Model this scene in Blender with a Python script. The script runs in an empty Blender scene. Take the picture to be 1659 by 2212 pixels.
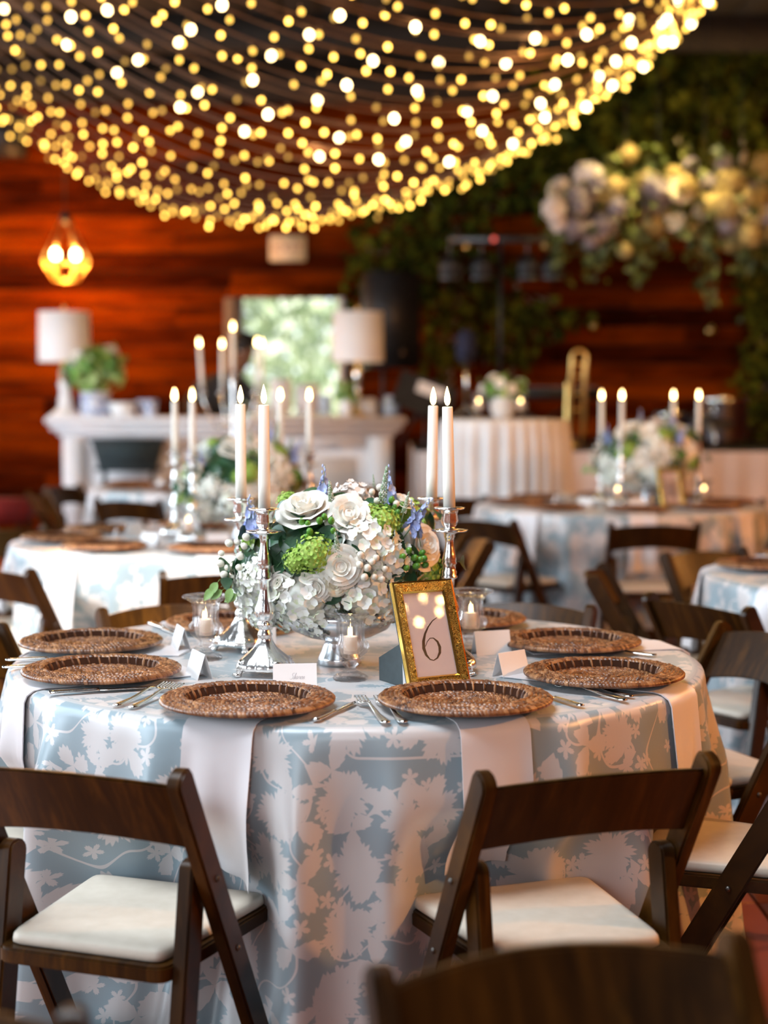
import bpy, bmesh, math, random
from mathutils import Vector, Matrix, noise
PI = math.pi
SC = bpy.context.scene
COL = SC.collection
# ---------------------------------------------------------------- camera, world, lights, exposure
F = 3456.0; CX, CY = 829.5, 1106.0          # 50 mm lens on a 24 mm wide frame, 1659 x 2212
CAM = Vector((0, 0, 1.355)); PITCH = math.atan(251 / F)
cd = bpy.data.cameras.new('camera'); cam = bpy.data.objects.new('camera', cd); COL.objects.link(cam)
cam.location = CAM; cam.rotation_euler = (PI / 2 - PITCH, 0, 0)
cd.sensor_fit = 'HORIZONTAL'; cd.sensor_width = 24; cd.lens = 50; cd.clip_start = .05; cd.clip_end = 200
cd.dof.use_dof = True; cd.dof.focus_distance = 3.22; cd.dof.aperture_fstop = 1.65; cd.dof.aperture_blades = 9
SC.camera = cam
SC.view_settings.view_transform = 'Standard'; SC.view_settings.look = 'None'
SC.view_settings.exposure = 0.3; SC.view_settings.gamma = 1.0; SC.view_settings.use_curve_mapping = False
cy = SC.cycles
cy.use_denoising = True; cy.max_bounces = 7; cy.diffuse_bounces = 3; cy.glossy_bounces = 4
cy.transmission_bounces = 7; cy.transparent_max_bounces = 8; cy.caustics_reflective = False; cy.caustics_refractive = False
cy.sample_clamp_indirect = 4.0; cy.blur_glossy = 0.5

w = bpy.data.worlds.new('sky'); SC.world = w; w.use_nodes = True
bg = w.node_tree.nodes['Background']; bg.inputs[0].default_value = (.80, .90, 1.0, 1); bg.inputs[1].default_value = 1.6

def light(name, kind, loc, energy, color, size=.1, rot=(0, 0, 0), sy=None, **k):
    ld = bpy.data.lights.new(name, kind); ld.energy = energy; ld.color = color
    if kind == 'AREA':
        ld.size = size
        if sy: ld.shape = 'RECTANGLE'; ld.size_y = sy
    elif kind == 'SUN': ld.angle = size
    else: ld.shadow_soft_size = size
    for a, v in k.items(): setattr(ld, a, v)
    o = bpy.data.objects.new(name, ld); COL.objects.link(o); o.location = loc; o.rotation_euler = rot
    return o
DAY = (.74, .88, 1.0)
# sun from behind the camera, high: it reaches only the garden outside (roof shades the hall)
light('sun', 'SUN', (0, 0, 20), 6.5, (1, .95, .86), .03, (math.radians(38), 0, 0))
# daylight through the three big openings of the left wall and the one behind the camera
for yy, en in ((1.6, 150), (5.6, 210), (9.8, 125)):
    light('window_daylight', 'AREA', (-5.35, yy, 1.95), en, DAY, 2.7, (0, -PI / 2, 0), 2.5)
light('window_daylight', 'AREA', (-1.6, -3.3, 2.3), 66, (.88, .94, 1), 2.6, (math.radians(72), 0, 0), 1.6)
light('added_skylight_fill', 'AREA', (-1.25, 2.35, 4.05), 128, (.84, .92, 1), 2.0, (math.radians(6), 0, 0), 1.8)  # added top fill for tabletop and flowers, from a made-up skylight
# warm glow of the string light canopy
for x, y, z in ((-2.6, 10.6, 2.5), (-.4, 9.4, 2.7), (-1.6, 7.0, 2.9), (.8, 8.2, 3.0), (-3.4, 8.4, 3.1), (1.9, 9.9, 3.2), (2.9, 12.6, 3.3)):
    light('string_light_glow', 'POINT', (x, y, z), 9 if x < 1.5 else 22, (1, .60, .24), .035)

# ---------------------------------------------------------------- pixel -> place
_c, _s = math.cos(PITCH), math.sin(PITCH)
def ray(px, py):
    a, b = (px - CX) / F, -(py - CY) / F
    return Vector((a, _c + b * _s, b * _c - _s))
def on_z(px, py, z):
    d = ray(px, py); return CAM + d * ((z - CAM.z) / d.z)
def at_y(px, py, y):
    d = ray(px, py); return CAM + d * (y / d.y)
def pix(p):
    q = Vector(p) - CAM; zc = q.y * _c - q.z * _s; yc = q.y * _s + q.z * _c
    return CX + F * q.x / zc, CY - F * yc / zc

# ---------------------------------------------------------------- mesh helpers
class MB:
    def __init__(s): s.v = []; s.f = []; s.uv = None
    def add(s, vs, fs, M=None):
        o = len(s.v)
        if M is not None: vs = [M @ Vector(p) for p in vs]
        s.v += [tuple(p) for p in vs]; s.f += [tuple(i + o for i in f) for f in fs]; return s
    def box(s, c, d, M=None):
        x, y, z = c; a, b, e = d[0] / 2, d[1] / 2, d[2] / 2
        vs = [(x + i * a, y + j * b, z + k * e) for i in (-1, 1) for j in (-1, 1) for k in (-1, 1)]
        return s.add(vs, [(0, 1, 3, 2), (4, 6, 7, 5), (0, 4, 5, 1), (2, 3, 7, 6), (0, 2, 6, 4), (1, 5, 7, 3)], M)
    def lathe(s, prof, seg=32, mod=None, M=None, c=(0, 0, 0), cap=True):
        n = len(prof); vs = []
        for i, (r, z) in enumerate(prof):
            for k in range(seg):
                t = 2 * PI * k / seg; rr = mod(r, z, t, i) if mod else r
                vs.append((c[0] + rr * math.cos(t), c[1] + rr * math.sin(t), c[2] + z))
        fs = [(i * seg + k, i * seg + (k + 1) % seg, (i + 1) * seg + (k + 1) % seg, (i + 1) * seg + k) for i in range(n - 1) for k in range(seg)]
        if cap:
            if prof[0][0] > 1e-5: fs.append(tuple(range(seg))[::-1])
            if prof[-1][0] > 1e-5: fs.append(tuple((n - 1) * seg + k for k in range(seg)))
        return s.add(vs, fs, M)
    def tube(s, pts, r, seg=8, closed=False, M=None):
        P = [Vector(p) for p in pts]; n = len(P); vs = []; R = r if isinstance(r, (list, tuple)) else [r] * n
        up = None
        for i in range(n):
            if closed: t = P[(i + 1) % n] - P[i - 1]
            else: t = P[min(i + 1, n - 1)] - P[max(i - 1, 0)]
            t.normalize()
            if up is None:
                up = t.cross(Vector((0, 0, 1)) if abs(t.z) < .9 else Vector((1, 0, 0))).normalized()
            up = (up - t * up.dot(t))
            if up.length < 1e-6: up = t.orthogonal()
            up.normalize(); b = t.cross(up)
            for k in range(seg):
                a = 2 * PI * k / seg; vs.append(P[i] + (up * math.cos(a) + b * math.sin(a)) * R[i])
        m = n if closed else n - 1
        fs = [(i * seg + k, i * seg + (k + 1) % seg, ((i + 1) % n) * seg + (k + 1) % seg, ((i + 1) % n) * seg + k) for i in range(m) for k in range(seg)]
        if not closed: fs += [tuple(range(seg))[::-1], tuple((n - 1) * seg + k for k in range(seg))]
        return s.add(vs, fs, M)
    def ball(s, c, r, seg=12, rings=8, M=None):
        if not isinstance(r, (tuple, list)): r = (r, r, r)
        vs = [(c[0], c[1], c[2] - r[2])]
        for i in range(1, rings):
            a = -PI / 2 + PI * i / rings
            for k in range(seg):
                t = 2 * PI * k / seg
                vs.append((c[0] + r[0] * math.cos(a) * math.cos(t), c[1] + r[1] * math.cos(a) * math.sin(t), c[2] + r[2] * math.sin(a)))
        vs.append((c[0], c[1], c[2] + r[2])); L = len(vs) - 1
        fs = [(0, 1 + (k + 1) % seg, 1 + k) for k in range(seg)]
        for i in range(rings - 2):
            b = 1 + i * seg
            fs += [(b + k, b + (k + 1) % seg, b + seg + (k + 1) % seg, b + seg + k) for k in range(seg)]
        b = 1 + (rings - 2) * seg
        fs += [(b + k, b + (k + 1) % seg, L) for k in range(seg)]
        return s.add(vs, fs, M)
    def grid(s, fn, nu, nv, M=None, closed=False):
        vs = [fn(i / nu, j / nv) for j in range(nv + 1) for i in range(nu + (0 if closed else 1))]
        q = nu if closed else nu + 1
        fs = [(j * q + i, j * q + (i + 1) % q, (j + 1) * q + (i + 1) % q, (j + 1) * q + i) for j in range(nv) for i in range(nu)]
        return s.add(vs, fs, M)
    def prism(s, poly, h0, h1, M=None):          # polygon in xy, extruded in z
        n = len(poly)
        vs = [(x, y, h0) for x, y in poly] + [(x, y, h1) for x, y in poly]
        fs = [tuple(range(n))[::-1], tuple(range(n, 2 * n))] + [(i, (i + 1) % n, n + (i + 1) % n, n + i) for i in range(n)]
        return s.add(vs, fs, M)
    def mesh(s, name, mat=None, smooth=True, bevel=0, seg=2, auto=None):
        me = bpy.data.meshes.new(name); me.from_pydata(s.v, [], s.f)
        if s.uv:
            ul = me.uv_layers.new(name='UVMap')
            for lp in me.loops: ul.data[lp.index].uv = s.uv[lp.vertex_index]
        if bevel:
            bm = bmesh.new(); bm.from_mesh(me)
            bmesh.ops.recalc_face_normals(bm, faces=bm.faces)
            es = [e for e in bm.edges if len(e.link_faces) == 2 and e.calc_face_angle(0) > .6]
            bmesh.ops.bevel(bm, geom=es, offset=bevel, segments=seg, affect='EDGES', clamp_overlap=True)
            bm.to_mesh(me); bm.free()
        if smooth:
            me.polygons.foreach_set('use_smooth', [True] * len(me.polygons))
            if auto: me.set_sharp_from_angle(angle=auto)
        if mat: me.materials.append(mat)
        me.update(); return me
    def obj(s, name, mat, parent=None, loc=None, rot=None, **k):
        return put(name, s.mesh(name, mat, **k), parent, loc, rot)
def put(name, me, parent=None, loc=None, rot=None, scale=None):
    o = bpy.data.objects.new(name, me); COL.objects.link(o)
    if parent: o.parent = parent
    if loc is not None: o.location = loc
    if rot is not None: o.rotation_euler = rot
    if scale is not None: o.scale = (scale,) * 3 if not isinstance(scale, (tuple, list)) else scale
    return o
def tag(o, label, cat, group=None, kind=None):
    o['label'] = label
    if cat: o['category'] = cat
    if group: o['group'] = group
    if kind: o['kind'] = kind
    return o
def thing(name, label, cat, loc=(0, 0, 0), rz=0, group=None):
    o = bpy.data.objects.new(name, None); COL.objects.link(o); o.location = loc; o.rotation_euler = (0, 0, rz)
    o.empty_display_size = .05
    return tag(o, label, cat, group)
def struct(o): o['kind'] = 'structure'; return o
def stuff(o): o['kind'] = 'stuff'; return o
KIDS = {}
def kids(o):
    return list(o.children)
def dup(root, label, loc, rz=None, group=None, scale=None):
    r = root.copy(); COL.objects.link(r); r.location = loc
    if rz is not None: r.rotation_euler = (0, 0, rz)
    if scale: r.scale = (scale,) * 3
    r['label'] = label
    if group: r['group'] = group
    for c in kids(root):
        c2 = c.copy(); COL.objects.link(c2); c2.parent = r
        for g in kids(c):
            g2 = g.copy(); COL.objects.link(g2); g2.parent = c2
    return r
def orient(n, roll=0):                       # matrix whose z axis is n
    n = Vector(n).normalized(); q = n.to_track_quat('Z', 'Y')
    return q.to_matrix().to_4x4() @ Matrix.Rotation(roll, 4, 'Z')

# ---------------------------------------------------------------- materials
class NT:
    def __init__(s, name):
        s.m = bpy.data.materials.new(name); s.m.use_nodes = True; s.t = s.m.node_tree
        s.p = s.t.nodes['Principled BSDF']; s.out = s.t.nodes['Material Output']
    def n(s, typ, ins=None, **props):
        nd = s.t.nodes.new(typ)
        for k, v in props.items(): setattr(nd, k, v)
        for k, v in (ins or {}).items(): s.set(nd.inputs[k], v)
        return nd
    def set(s, inp, v):
        if hasattr(v, 'is_output'): s.t.links.new(v, inp)
        elif isinstance(v, bpy.types.Node): s.t.links.new(v.outputs[0], inp)
        else: inp.default_value = v
    def math(s, op, a, b=0.0, c=0.0):
        return s.n('ShaderNodeMath', {0: a, 1: b, 2: c}, operation=op).outputs[0]
    def ramp(s, fac, stops):
        nd = s.n('ShaderNodeValToRGB', {0: fac}); cr = nd.color_ramp
        while len(cr.elements) < len(stops): cr.elements.new(.5)
        for e, (p, c) in zip(cr.elements, stops): e.position = p; e.color = (*c, 1) if len(c) == 3 else c
        return nd.outputs[0]
    def mix(s, fac, a, b):
        nd = s.n('ShaderNodeMix', data_type='RGBA')
        s.set(nd.inputs[0], fac); s.set(nd.inputs[6], a); s.set(nd.inputs[7], b); return nd.outputs[2]
    def bump(s, h, strength=.3, dist=.01):
        b = s.n('ShaderNodeBump', {'Strength': strength, 'Distance': dist, 'Height': h}); s.set(s.p.inputs['Normal'], b); return b
    def P(s, **k):
        names = dict(col='Base Color', rough='Roughness', metal='Metallic', coat='Coat Weight', trans='Transmission Weight', ior='IOR',
                     sheen='Sheen Weight', spec='Specular IOR Level', ecol='Emission Color', estr='Emission Strength', sss='Subsurface Weight', alpha='Alpha')
        for a, v in k.items():
            if isinstance(v, (tuple, list)) and len(v) == 3: v = (*v, 1)
            s.set(s.p.inputs[names[a]], v)
        return s
def simple(name, col, rough=.5, **k):
    return NT(name).P(col=col, rough=rough, **k).m
def vary(name, stops, rough=.6, scale=8., island=True, bump=0, **k):       # noise + per-piece variation between colours
    t = NT(name); tc = t.n('ShaderNodeTexCoord'); nz = t.n('ShaderNodeTexNoise', {'Vector': tc.outputs['Object'], 'Scale': scale, 'Detail': 3.})
    fac = nz.outputs[0]
    if island:
        g = t.n('ShaderNodeNewGeometry'); fac = t.math('MULTIPLY_ADD', g.outputs['Random Per Island'], .6, t.math('MULTIPLY_ADD', nz.outputs[0], .8, -.2))
    t.P(col=t.ramp(fac, stops), rough=rough, **k)
    if bump: t.bump(nz.outputs[0], bump)
    return t.m
def wood(name, stops, rough=.35, coat=.3, axis=(1.5, 14., 14.), obj_rand=.5, bump=.08, scale=3.):
    t = NT(name); tc = t.n('ShaderNodeTexCoord'); oi = t.n('ShaderNodeObjectInfo')
    off = t.n('ShaderNodeVectorMath', {0: tc.outputs['Object'], 1: axis}, operation='MULTIPLY')
    rv = t.math('MULTIPLY', oi.outputs['Random'], 37.)
    cmb = t.n('ShaderNodeCombineXYZ', {0: rv, 1: rv, 2: rv})
    v = t.n('ShaderNodeVectorMath', {0: off, 1: cmb}, operation='ADD')
    nz = t.n('ShaderNodeTexNoise', {'Vector': v, 'Scale': scale, 'Detail': 6., 'Roughness': .6, 'Distortion': .6})
    fac = t.math('ADD', nz.outputs[0], t.math('MULTIPLY_ADD', oi.outputs['Random'], obj_rand, -obj_rand / 2))
    t.P(col=t.ramp(fac, stops), rough=rough, coat=coat); t.p.inputs['Coat Roughness'].default_value = .2
    t.bump(nz.outputs[0], bump, .004); return t.m
def emit(name, col, strength, rand=0., sample=False):
    t = NT(name); t.P(col=(.02, .02, .02), ecol=col, estr=strength)
    if rand:
        oi = t.n('ShaderNodeObjectInfo')
        t.set(t.p.inputs['Emission Strength'], t.math('MULTIPLY', t.math('MULTIPLY_ADD', t.math('POWER', oi.outputs['Random'], 1.6), 2 * rand, 1 - rand), strength))
    t.m.cycles.emission_sampling = 'AUTO' if sample else 'NONE'
    return t.m
def glass(name, col=(1, 1, 1), clear=.68, rough=.0):
    t = NT(name); g = t.n('ShaderNodeBsdfGlass', {'Color': (*col, 1), 'Roughness': rough, 'IOR': 1.45})
    tr = t.n('ShaderNodeBsdfTransparent', {'Color': (*col, 1)}); mx = t.n('ShaderNodeMixShader', {0: clear, 1: g, 2: tr})
    t.t.links.new(mx.outputs[0], t.out.inputs[0]); return t.m

M = {}
M['chair'] = wood('walnut_stained_wood', [(.25, (.011, .0038, .0004)), (.5, (.032, .0115, .0012)), (.8, (.105, .040, .0045))], .36, .03, (14., 2., 2.), .15, .05)
M['chair'].node_tree.nodes['Principled BSDF'].inputs['Specular IOR Level'].default_value = .25
M['cushion'] = vary('ivory_vinyl', [(.2, (.60, .53, .43)), (.8, (.69, .62, .52))], .42, 30, False, .03)
M['bolt'] = simple('steel_bolt', (.12, .11, .10), .4, metal=1.)
M['silver'] = NT('polished_silver').P(col=(.95, .93, .90), rough=.2, metal=1.).m
M['silver_relief'] = (lambda t: (t.P(col=(.95, .93, .90), rough=.24, metal=1.), t.bump(t.n('ShaderNodeTexVoronoi', {'Vector': t.n('ShaderNodeTexCoord').outputs['Object'], 'Scale': 150.}).outputs[0], .12, .002), t.m)[-1])(NT('chased_silver'))
M['pewter'] = NT('mercury_glass').P(col=(.80, .82, .85), rough=.2, metal=.85).m
M['gold'] = NT('gilt_metal').P(col=(.95, .58, .12), rough=.2, metal=1.).m
M['brass'] = NT('brass').P(col=(.80, .52, .18), rough=.3, metal=1.).m
M['glass'] = glass('clear_glass')
M['wax'] = NT('ivory_wax').P(col=(.88, .84, .74), rough=.45).m
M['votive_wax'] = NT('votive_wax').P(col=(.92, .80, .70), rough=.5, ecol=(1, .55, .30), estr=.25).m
M['flame'] = emit('flame', (1, .66, .25), 26., sample=False)
M['wick'] = simple('wick', (.02, .015, .01), .9)
M['napkin'] = vary('white_satin', [(.3, (.74, .70, .71)), (.7, (.82, .78, .79))], .38, 5, False, .02, sheen=.3)
M['linen'] = vary('white_linen', [(.3, (.70, .67, .66)), (.7, (.80, .77, .76))], .7, 6, False)
M['card'] = simple('white_card', (.86, .84, .83), .6)
M['ink'] = simple('grey_ink', (.48, .46, .47), .7)
M['black_ink'] = simple('black_ink', (.012, .012, .014), .5)
M['black'] = vary('black_plastic', [(.3, (.008, .008, .009)), (.7, (.02, .02, .022))], .5, 20, False)
M['velvet'] = vary('dark_velvet', [(.3, (.010, .022, .026)), (.7, (.018, .034, .038))], .85, 60, False, sheen=.2)
M['white_paint'] = vary('white_paint', [(.3, (.74, .71, .71)), (.7, (.80, .77, .77))], .5, 3, False)
M['steel'] = NT('brushed_steel').P(col=(.8, .78, .75), rough=.17, metal=1.).m
M['rattan'] = vary('rattan', [(.15, (.065, .020, .007)), (.5, (.21, .078, .028)), (.85, (.42, .20, .085))], .38, 40, True, .1, coat=.2)
M['rattan_core'] = simple('rattan_core', (.035, .011, .004), .9, spec=.15)
M['leaf'] = vary('dark_green_leaf', [(.2, (.010, .045, .022)), (.6, (.022, .085, .032)), (.9, (.06, .16, .05))], .38, 20, True)
M['leaf_light'] = vary('light_green_leaf', [(.2, (.10, .22, .05)), (.8, (.28, .42, .12))], .5, 20, True)
M['hydrangea'] = vary('white_hydrangea', [(.12, (.72, .80, .52)), (.4, (.90, .90, .80)), (.75, (.96, .95, .92))], .7, 9, True)
M['hydrangea_pink'] = vary('blush_hydrangea', [(.15, (.72, .62, .54)), (.8, (.88, .82, .78))], .7, 9, True)
M['hydrangea_green'] = vary('green_hydrangea', [(.15, (.16, .34, .03)), (.5, (.34, .52, .07)), (.85, (.56, .70, .20))], .7, 14, True)
M['rose'] = vary('white_rose', [(.2, (.90, .85, .72)), (.7, (.96, .94, .88))], .6, 12, False)
M['rose_cream'] = vary('cream_rose', [(.2, (.85, .74, .52)), (.7, (.90, .84, .70))], .6, 12, False, sss=.1)
M['blue_flower'] = vary('blue_delphinium', [(.2, (.34, .40, .72)), (.8, (.58, .66, .90))], .7, 20, True)
M['berry_white'] = simple('white_berry', (.84, .79, .66), .3)
M['berry_green'] = vary('green_berry', [(.3, (.06, .22, .02)), (.7, (.14, .36, .05))], .25, 20, True)
M['stem'] = simple('green_stem', (.10, .22, .06), .6)
M['spike'] = vary('veronica_spike', [(.3, (.20, .34, .16)), (.7, (.75, .78, .72))], .8, 90, True)

# damask cloth: pale flowers and leaves on blue grey, from polar shapes in Voronoi cells
def damask():
    t = NT('blue_floral_damask'); uv = t.n('ShaderNodeTexCoord').outputs['UV']
    nz = t.n('ShaderNodeTexNoise', {'Vector': uv, 'Scale': 7., 'Detail': 1.})
    wob = t.n('ShaderNodeVectorMath', {0: nz.outputs['Color'], 1: (.03, .03, 0)}, operation='MULTIPLY')
    co = t.n('ShaderNodeVectorMath', {0: uv, 1: wob}, operation='ADD').outputs[0]
    def layer(scale, petals, size, base, jag, rnd=.75, off=(0, 0, 0), keep=.62):
        c = t.n('ShaderNodeVectorMath', {0: co, 1: off}, operation='ADD')
        c = t.n('ShaderNodeVectorMath', {0: c, 1: (scale, scale, 0)}, operation='MULTIPLY').outputs[0]
        vo = t.n('ShaderNodeTexVoronoi', {'Vector': c, 'Scale': 1., 'Randomness': rnd}, voronoi_dimensions='2D')
        d = t.n('ShaderNodeVectorMath', {0: c, 1: vo.outputs['Position']}, operation='SUBTRACT').outputs[0]
        sp = t.n('ShaderNodeSeparateXYZ', {0: d}); rc = t.n('ShaderNodeSeparateColor', {0: vo.outputs['Color']})
        ang = t.math('ADD', t.math('ARCTAN2', sp.outputs[1], sp.outputs[0]), t.math('MULTIPLY', rc.outputs[0], 6.28))
        rad = t.n('ShaderNodeVectorMath', {0: d}, operation='LENGTH').outputs['Value']
        pet = t.math('POWER', t.math('ABSOLUTE', t.math('COSINE', t.math('MULTIPLY', ang, petals / 2))), 1.6 if petals == 3 else 1.)
        lim = t.math('MULTIPLY', t.math('MULTIPLY_ADD', pet, 1 - base, base), t.math('MULTIPLY_ADD', rc.outputs[1], .35 * size, .75 * size))
        lim = t.math('MULTIPLY_ADD', t.math('SINE', t.math('MULTIPLY', ang, 31.)), jag, lim)
        on = t.math('LESS_THAN', rc.outputs[2], keep)
        return t.math('MULTIPLY', on, t.math('MINIMUM', t.math('MAXIMUM', t.math('MULTIPLY_ADD', t.math('SUBTRACT', lim, rad), 30., .5), 0), 1))
    a = layer(8.4, 7, .47, .66, .034)
    b = layer(10.5, 3, .64, .06, .030, .9, (.37, .11, 0), .7)
    e = layer(19., 5, .36, .25, .02, 1., (.9, .6, 0), .45)
    nz2 = t.n('ShaderNodeTexNoise', {'Vector': uv, 'Scale': 8.5, 'Detail': 0.})
    st = t.math('LESS_THAN', t.math('ABSOLUTE', t.math('SUBTRACT', nz2.outputs[0], .5)), .010)
    mask = t.math('MAXIMUM', t.math('MAXIMUM', a, b), t.math('MAXIMUM', e, st))
    col = t.mix(mask, (.28, .36, .40, 1), (.60, .57, .56, 1))
    t.P(col=col, rough=.34, sheen=.2, spec=.8)
    fine = t.n('ShaderNodeTexNoise', {'Vector': t.n('ShaderNodeVectorMath', {0: uv, 1: (900, 60, 0)}, operation='MULTIPLY'), 'Scale': 1., 'Detail': 2.})
    t.bump(fine.outputs[0], .12, .001); return t.m
M['damask'] = damask()
M['plank'] = wood('cedar_plank', [(.2, (.014, .0016, .0)), (.42, (.058, .0075, .0)), (.62, (.14, .020, .0)), (.85, (.24, .042, .0)) ], .8, .0, (1.1, 9., 9.), .42, .15, 1.6)
M['plank'].node_tree.nodes['Principled BSDF'].inputs['Specular IOR Level'].default_value = .02
M['dark_plank'] = wood('dark_ceiling_board', [(.2, (.006, .004, .0025)), (.8, (.018, .011, .006))], .85, 0, (4., .8, 4.), .3, .1, 2.)
M['jamb'] = wood('grey_brown_jamb', [(.2, (.16, .12, .09)), (.8, (.26, .20, .16))], .6, 0, (6., 6., 1.), .2, .1, 2.)
M['slab'] = vary('stained_red_slab', [(.25, (.20, .05, .016)), (.55, (.32, .085, .030)), (.85, (.40, .13, .055))], .45, 2.2, False, .05)
M['joint'] = simple('dark_joint', (.05, .022, .016), .9)

# ================================================================ the setting
YB = 14.5; XL, XR, YF, ZC = -5.5, 6.2, -3.6, 4.35
random.seed(4)
fl = struct(MB().box(((XL + XR) / 2, (YF + YB) / 2, -.06), (XR - XL, YB - YF, .10)).obj('floor', M['joint'], smooth=False))
sl = MB().box((0, 0, -.006), (1.292, 1.292, .012)).mesh('slab', M['slab'], bevel=.003, seg=1)
for i in range(9):
    for j in range(14):
        put('slab', sl, fl, (XL + .65 + i * 1.3, YF + .65 + j * 1.3, 0), (0, 0, random.choice((0, PI / 2, PI, -PI / 2))))
# back wall of cedar planks with a door opening
DX0, DX1, DZ = -1.30, -.41, 2.235
bw = MB()
bw.box(((XL + DX0) / 2, YB + .10, 2.2), (DX0 - XL, .10, 4.4)).box(((DX1 + XR) / 2, YB + .10, 2.2), (XR - DX1, .10, 4.4)).box(((DX0 + DX1) / 2, YB + .10, (DZ + 4.4) / 2), (DX1 - DX0, .10, 4.4 - DZ))
wb = struct(bw.obj('wall_back', M['dark_plank'], smooth=False))
PH = .165
lens = {}
def plank(x0, x1, z):
    L = round(x1 - x0, 3)
    if L < .1: return
    if L not in lens: lens[L] = MB().box((0, 0, 0), (L - .006, .03, PH - .008)).mesh('plank', M['plank'], bevel=.004, seg=1, auto=.6)
    put('plank', lens[L], wb, ((x0 + x1) / 2, YB + .035 + random.uniform(-.004, .004), z + PH / 2))
row = 0
while row * PH < 3.95:
    z = row * PH; x = XL + .02; cuts = [x]
    x += (.7, 1.9, 1.2, 2.4)[row % 4]
    while x < XR - .4: cuts.append(x); x += 2.9
    cuts.append(XR - .02)
    for a, b in zip(cuts, cuts[1:]):
        if z < DZ and b > DX0 and a < DX1:
            plank(a, min(b, DX0), z); plank(max(a, DX1), b, z)
        else: plank(a, b, z)
    row += 1
struct(MB().box((0, YB - .06, 4.1), (XR - XL, .22, .26)).obj('trim_1', M['dark_plank'], bevel=.01))
# door: jambs, head, open leaf beyond
dr = struct(MB().box((DX0 - .06, YB - .005, DZ / 2), (.15, .09, DZ)).box((DX0 - .13 + .135, YB + .1, DZ / 2), (.03, .24, DZ)).obj('door_1', M['jamb'], bevel=.005))
MB().box((DX1 + .03, YB - .005, DZ / 2), (.06, .09, DZ)).obj('jamb', M['white_paint'], dr, bevel=.004)
MB().box(((DX0 + DX1) / 2, YB - .005, DZ + .05), (DX1 - DX0 + .2, .08, .09)).obj('head', M['plank'], dr, bevel=.004)
# ceiling boards and tie beams
# (skylight opening added to light the table from above, out of frame)
KX0, KX1, KY0, KY1 = -2.35, -.15, 1.40, 3.30
def slabs(mb, z, th):
    for x0, x1, y0, y1 in ((XL - .2, KX0, YF - .2, YB + .2), (KX1, XR + .2, YF - .2, YB + .2), (KX0, KX1, YF - .2, KY0), (KX0, KX1, KY1, YB + .2)): mb.box(((x0 + x1) / 2, (y0 + y1) / 2, z), (x1 - x0, y1 - y0, th))
    return mb
ce = struct(slabs(MB(), ZC + .08, .06).obj('ceiling', M['dark_plank'], smooth=False))
cbl = {}
def cboard(x, y0, y1):
    L = round(y1 - y0, 3)
    if L not in cbl: cbl[L] = MB().box((0, 0, 0), (.286, L, .025)).mesh('ceiling_board', M['dark_plank'], bevel=.004, seg=1)
    put('ceiling_board', cbl[L], ce, (x, (y0 + y1) / 2, ZC + .03))
for i in range(40):
    x = XL + .15 + i * .295
    if KX0 - .15 < x < KX1 + .15: cboard(x, YF, KY0); cboard(x, KY1, YB)
    else: cboard(x, YF, YB)
kf = MB()
for a in (KX0, KX1): kf.box((a, (KY0 + KY1) / 2, ZC + .06), (.06, KY1 - KY0 + .06, .16))
for a in (KY0, KY1): kf.box(((KX0 + KX1) / 2, a, ZC + .06), (KX1 - KX0, .06, .16))
struct(kf.obj('window_4', M['white_paint'], smooth=False))  # frame around the added ceiling opening, unseen from the camera
bmm = MB().box((0, 0, 0), (XR - XL, .16, .26)).mesh('tie_beam', M['dark_plank'], bevel=.01)
for k, yy in enumerate((1.2, 4.4, 7.3, 10.2, 13.)):
    struct(put('trim_%d' % (k + 2), bmm, None, ((XL + XR) / 2, yy, ZC - .12)))
# side and front walls with openings for daylight
wl = MB()
op = [(.2, 3.0), (4.2, 7.0), (8.4, 11.2)]
ys = [YF] + [v for o in op for v in o] + [YB]
for a, b in zip(ys[::2], ys[1::2]): wl.box((XL - .05, (a + b) / 2, ZC / 2), (.12, b - a, ZC))
for a, b in op: wl.box((XL - .05, (a + b) / 2, .30), (.12, b - a, .60)).box((XL - .05, (a + b) / 2, (3.3 + ZC) / 2), (.12, b - a, ZC - 3.3))
struct(wl.obj('wall_left', M['plank'], smooth=False))
for k, (a, b) in enumerate(op):
    fr = MB()
    for yy in (a + .04, (a + b) / 2, b - .04): fr.box((XL - .02, yy, 1.95), (.08, .07, 2.7))
    for zz in (.64, 1.95, 3.26): fr.box((XL - .02, (a + b) / 2, zz), (.07, b - a, .07))
    struct(fr.obj('window_%d' % (k + 1), M['white_paint'], smooth=False))
struct(MB().box((XR + .05, (YF + YB) / 2, ZC / 2), (.12, YB - YF, ZC)).obj('wall_right', M['plank'], smooth=False))
wf = MB().box((-4.2, YF - .05, ZC / 2), (2.6, .12, ZC)).box((3., YF - .05, ZC / 2), (6.6, .12, ZC)).box((-1.6, YF - .05, 3.75), (2.6, .12, 1.2)).box((-1.6, YF - .05, .4), (2.6, .12, .8))
struct(wf.obj('wall_front', M['plank'], smooth=False))

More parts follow.
